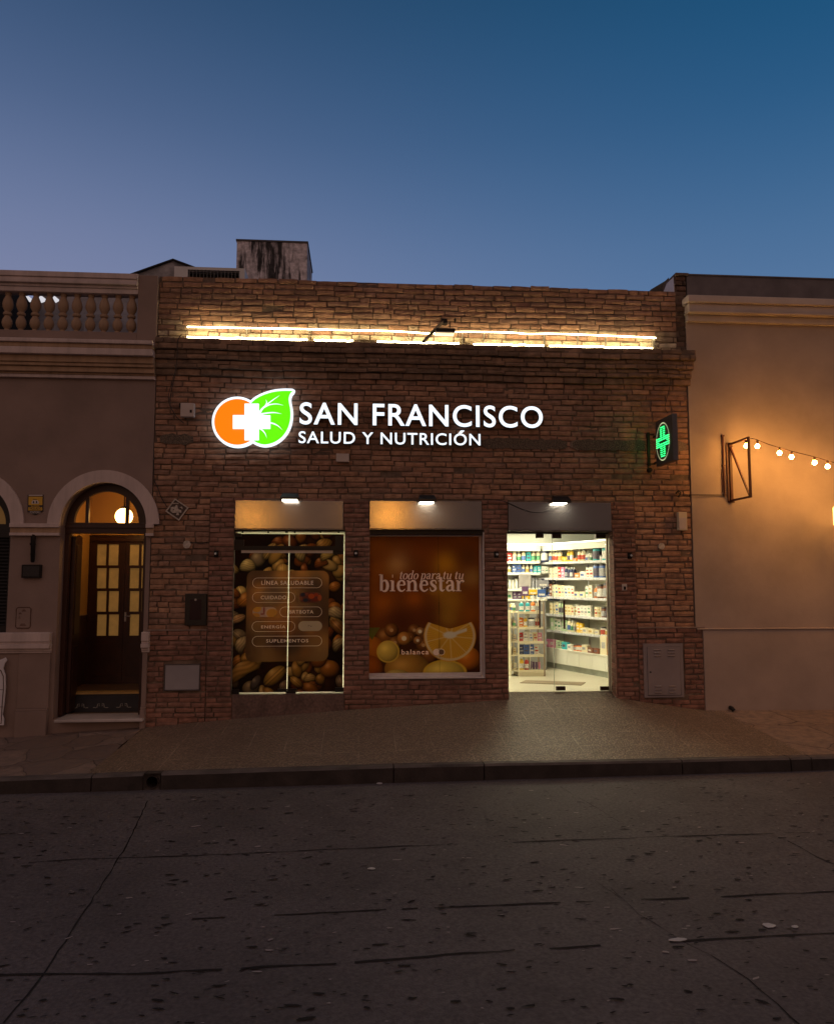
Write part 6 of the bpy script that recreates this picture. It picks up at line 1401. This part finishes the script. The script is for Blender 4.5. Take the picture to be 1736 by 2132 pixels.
for k in range(-7, 8):
    r = k*H_*.0455
    if abs(k) <= 2:
        if k == 0: bar_(-W2_, -W2_*.6, r); bar_(W2_*.65, W2_, r); 
        else: bar_(-W2_, -g2, r); bar_(g2, W2_, r)
    elif abs(k) == 7: bar_(-.062, .062, r)
    else: bar_(-.075, -.022, r); bar_(.022, .075, r)
mb.build('green_cross', grn, t)
mb = MB(); 
for k in range(74):
    a = 2*pi*k/74; Y, Z = cyg+W2_*1.02*cos(a), czg+H_*.405*sin(a); r = .0045 if abs(sin(a)) < .93 else .007; mb.box(X_-.004, X_, Y-r, Y+r, Z-r, Z+r)
mb.build('lamp_oval', amb, t)
mb = MB(); xb = xg-.02
for zz_ in (PZ(1360,907,-.14), PZ(1360,962,-.14)): mb.bar((xb,-.03,zz_),(xb,y0g,zz_),.02)
p = P(1349,905,-.05); q = P(1349,966,-.05); mb.bar((p[0],-.05,q[1]-.03),(p[0],-.05,p[1]+.03),.035); 
for zz_ in (p[1], q[1]): mb.bar((p[0],-.05,zz_),(xb,-.05,zz_),.018); mb.bar((p[0],-.05,zz_),(p[0],-.0,zz_),.018)
mb.lathe([(.0,-.10),(.03,-.10),(.034,-.08),(.034,-.04),(.0,-.04)], cx=p[0], cy=q[1]-.09, n=14, axis='y'); mb.build('wall_mount', iron, t)

# ================================================================= ROOFTOP OBJECTS
y = 2.6; a = P(491,600,y); b = P(640,498,y); zb_ = ZR
t = thing('water_tank', ((a[0]+b[0])/2, y+.6, zb_), 'stained grey concrete water tank standing above the brick parapet', 'water tank')
tk = pm('stained_tank', (.62,.57,.60), .9, ns=14, na=.45, bump=.3, stain=.93, stain_s=2.4, streak=True, st0=.47, st1=.56)
mb = MB(); zt4 = PZ(565,500,y); mb.box(a[0], b[0], y, y+1.3, zb_, zt4-.03); mb.build('wall', tk, t); mb = MB(); mb.box(a[0]-.015, b[0]+.015, y-.015, y+1.315, zt4-.0295, zt4); mb.build('lid', pm('tank_lid', (.10,.09,.09), .9), t)
y = .75; a = P(362,590,y); b = P(510,556,y)
t = thing('air_conditioner', ((a[0]+b[0])/2, y, ZR), 'pale grey air conditioner casing with dark grille on the shop roof', 'air conditioner')
mb = MB(); zt5 = PZ(436,556,y); zb5 = zt5-.62; gl0 = P(391,560.5,y); gl1 = P(501,590,y)
mb.cellwall(a[0], b[0], zb5, zt5, [(gl0[0], gl1[0]-.02, zb5+.08, gl0[1])], y, y+.05); mb.box(a[0], b[0], y+.2, y+.4, zb5, zt5-.001); mb.box(a[0], a[0]+.01, y+.051, y+.199, zb5, zt5-.001); mb.box(b[0]-.01, b[0], y+.051, y+.199, zb5, zt5-.001); mb.box(a[0], b[0], y+.0505, y+.1995, zt5-.012, zt5-.001)
mb.build('case', pm('aircon_grey', (.62,.62,.62), .5, ns=4, na=.06, bump=0), t, bevel=.006)
mb = MB(); mb.box(gl0[0], gl1[0]-.02, y+.16, y+.195, zb5+.08, gl0[1]); mb.build('coil', pm('coil_black', (.01,.01,.012), .6), t)
mb = MB(); x = gl0[0]+.02
while x < gl1[0]-.03: mb.box(x, x+.006, y+.01, y+.018, zb5+.081, gl0[1]-.001); x += .052
for j in range(5): zz_ = gl0[1]-.02-.1*j; mb.box(gl0[0]+.001, gl1[0]-.021, y+.0185, y+.024, zz_, zz_+.005)
mb.build('grille', pm('grille_grey', (.22,.22,.23), .5, bump=0), t)
mb = MB(); mb.box(a[0]+.1, a[0]+.2, y+.05, y+.3, ZR, zb5-.001); mb.box(b[0]-.2, b[0]-.1, y+.05, y+.3, ZR, zb5-.001); mb.build('foot', iron, t)
y = 5.2; pts = [P(262,578,y), P(361,543,y), P(455,578,y)]; mb = MB(); mb.prism([(pts[2][0], 2.0), (pts[2][0], pts[2][1]), (pts[1][0], pts[1][1]), (pts[0][0], pts[0][1]), (pts[0][0], 2.0)], y, y+5, 0)
t = thing('gabled_house', (pts[1][0], y, 2.0), 'dark stained gable wall rising behind the air conditioner', 'house'); mb.build('wall', pm('gable_render', (.34,.32,.32), .9, ns=5, na=.4, stain=.6, stain_s=1.6, bump=.3), t)
mb = MB()
for i, j in ((0,1),(1,2)):
    p, q_ = pts[i], pts[j]; mb.prism([(p[0],p[1]+.002),(q_[0],q_[1]+.002),(q_[0],q_[1]+.035),(p[0],p[1]+.035)], y-.05, y+5.05)
mb.build('roof', iron, t)

# ================================================================= STREET LANTERNS ACROSS THE ROAD (seen as reflections in the steel)
def street_lamp(x, y, h, lb, pw):
    zb = zroad(x)+.13; t = thing('street_lamp', (x, y, zb), lb, 'street lamp', 'lit street lamps across the road')
    mb = MB(); mb.tube([(0,0,0),(0,0,.8),(0,0,h-.3)], [.07,.05,.035], 12); mb.lathe([(.11,0),(.11,.1),(.08,.25)], n=12); mb.build('pole', iron, t, local=True)
    mb = MB(); mb.lathe([(.02,h-.3),(.11,h-.24),(.14,h-.02),(.13,h)], n=12); mb.build('glass', emit('sodium_glass', (1,.42,.06), pw), t, local=True, smooth=True)
    mb = MB(); mb.lathe([(.18,h),(.10,h+.08),(.02,h+.14),(0,h+.15)], n=12); mb.build('cap', iron, t, local=True)
street_lamp(1.04, -17.5, 4.5, 'orange lit street lamp reflected in the middle steel panel', 190)
street_lamp(-4.6, -22.0, 4.8, 'orange lit street lamp reflected in the left steel panel', 190)
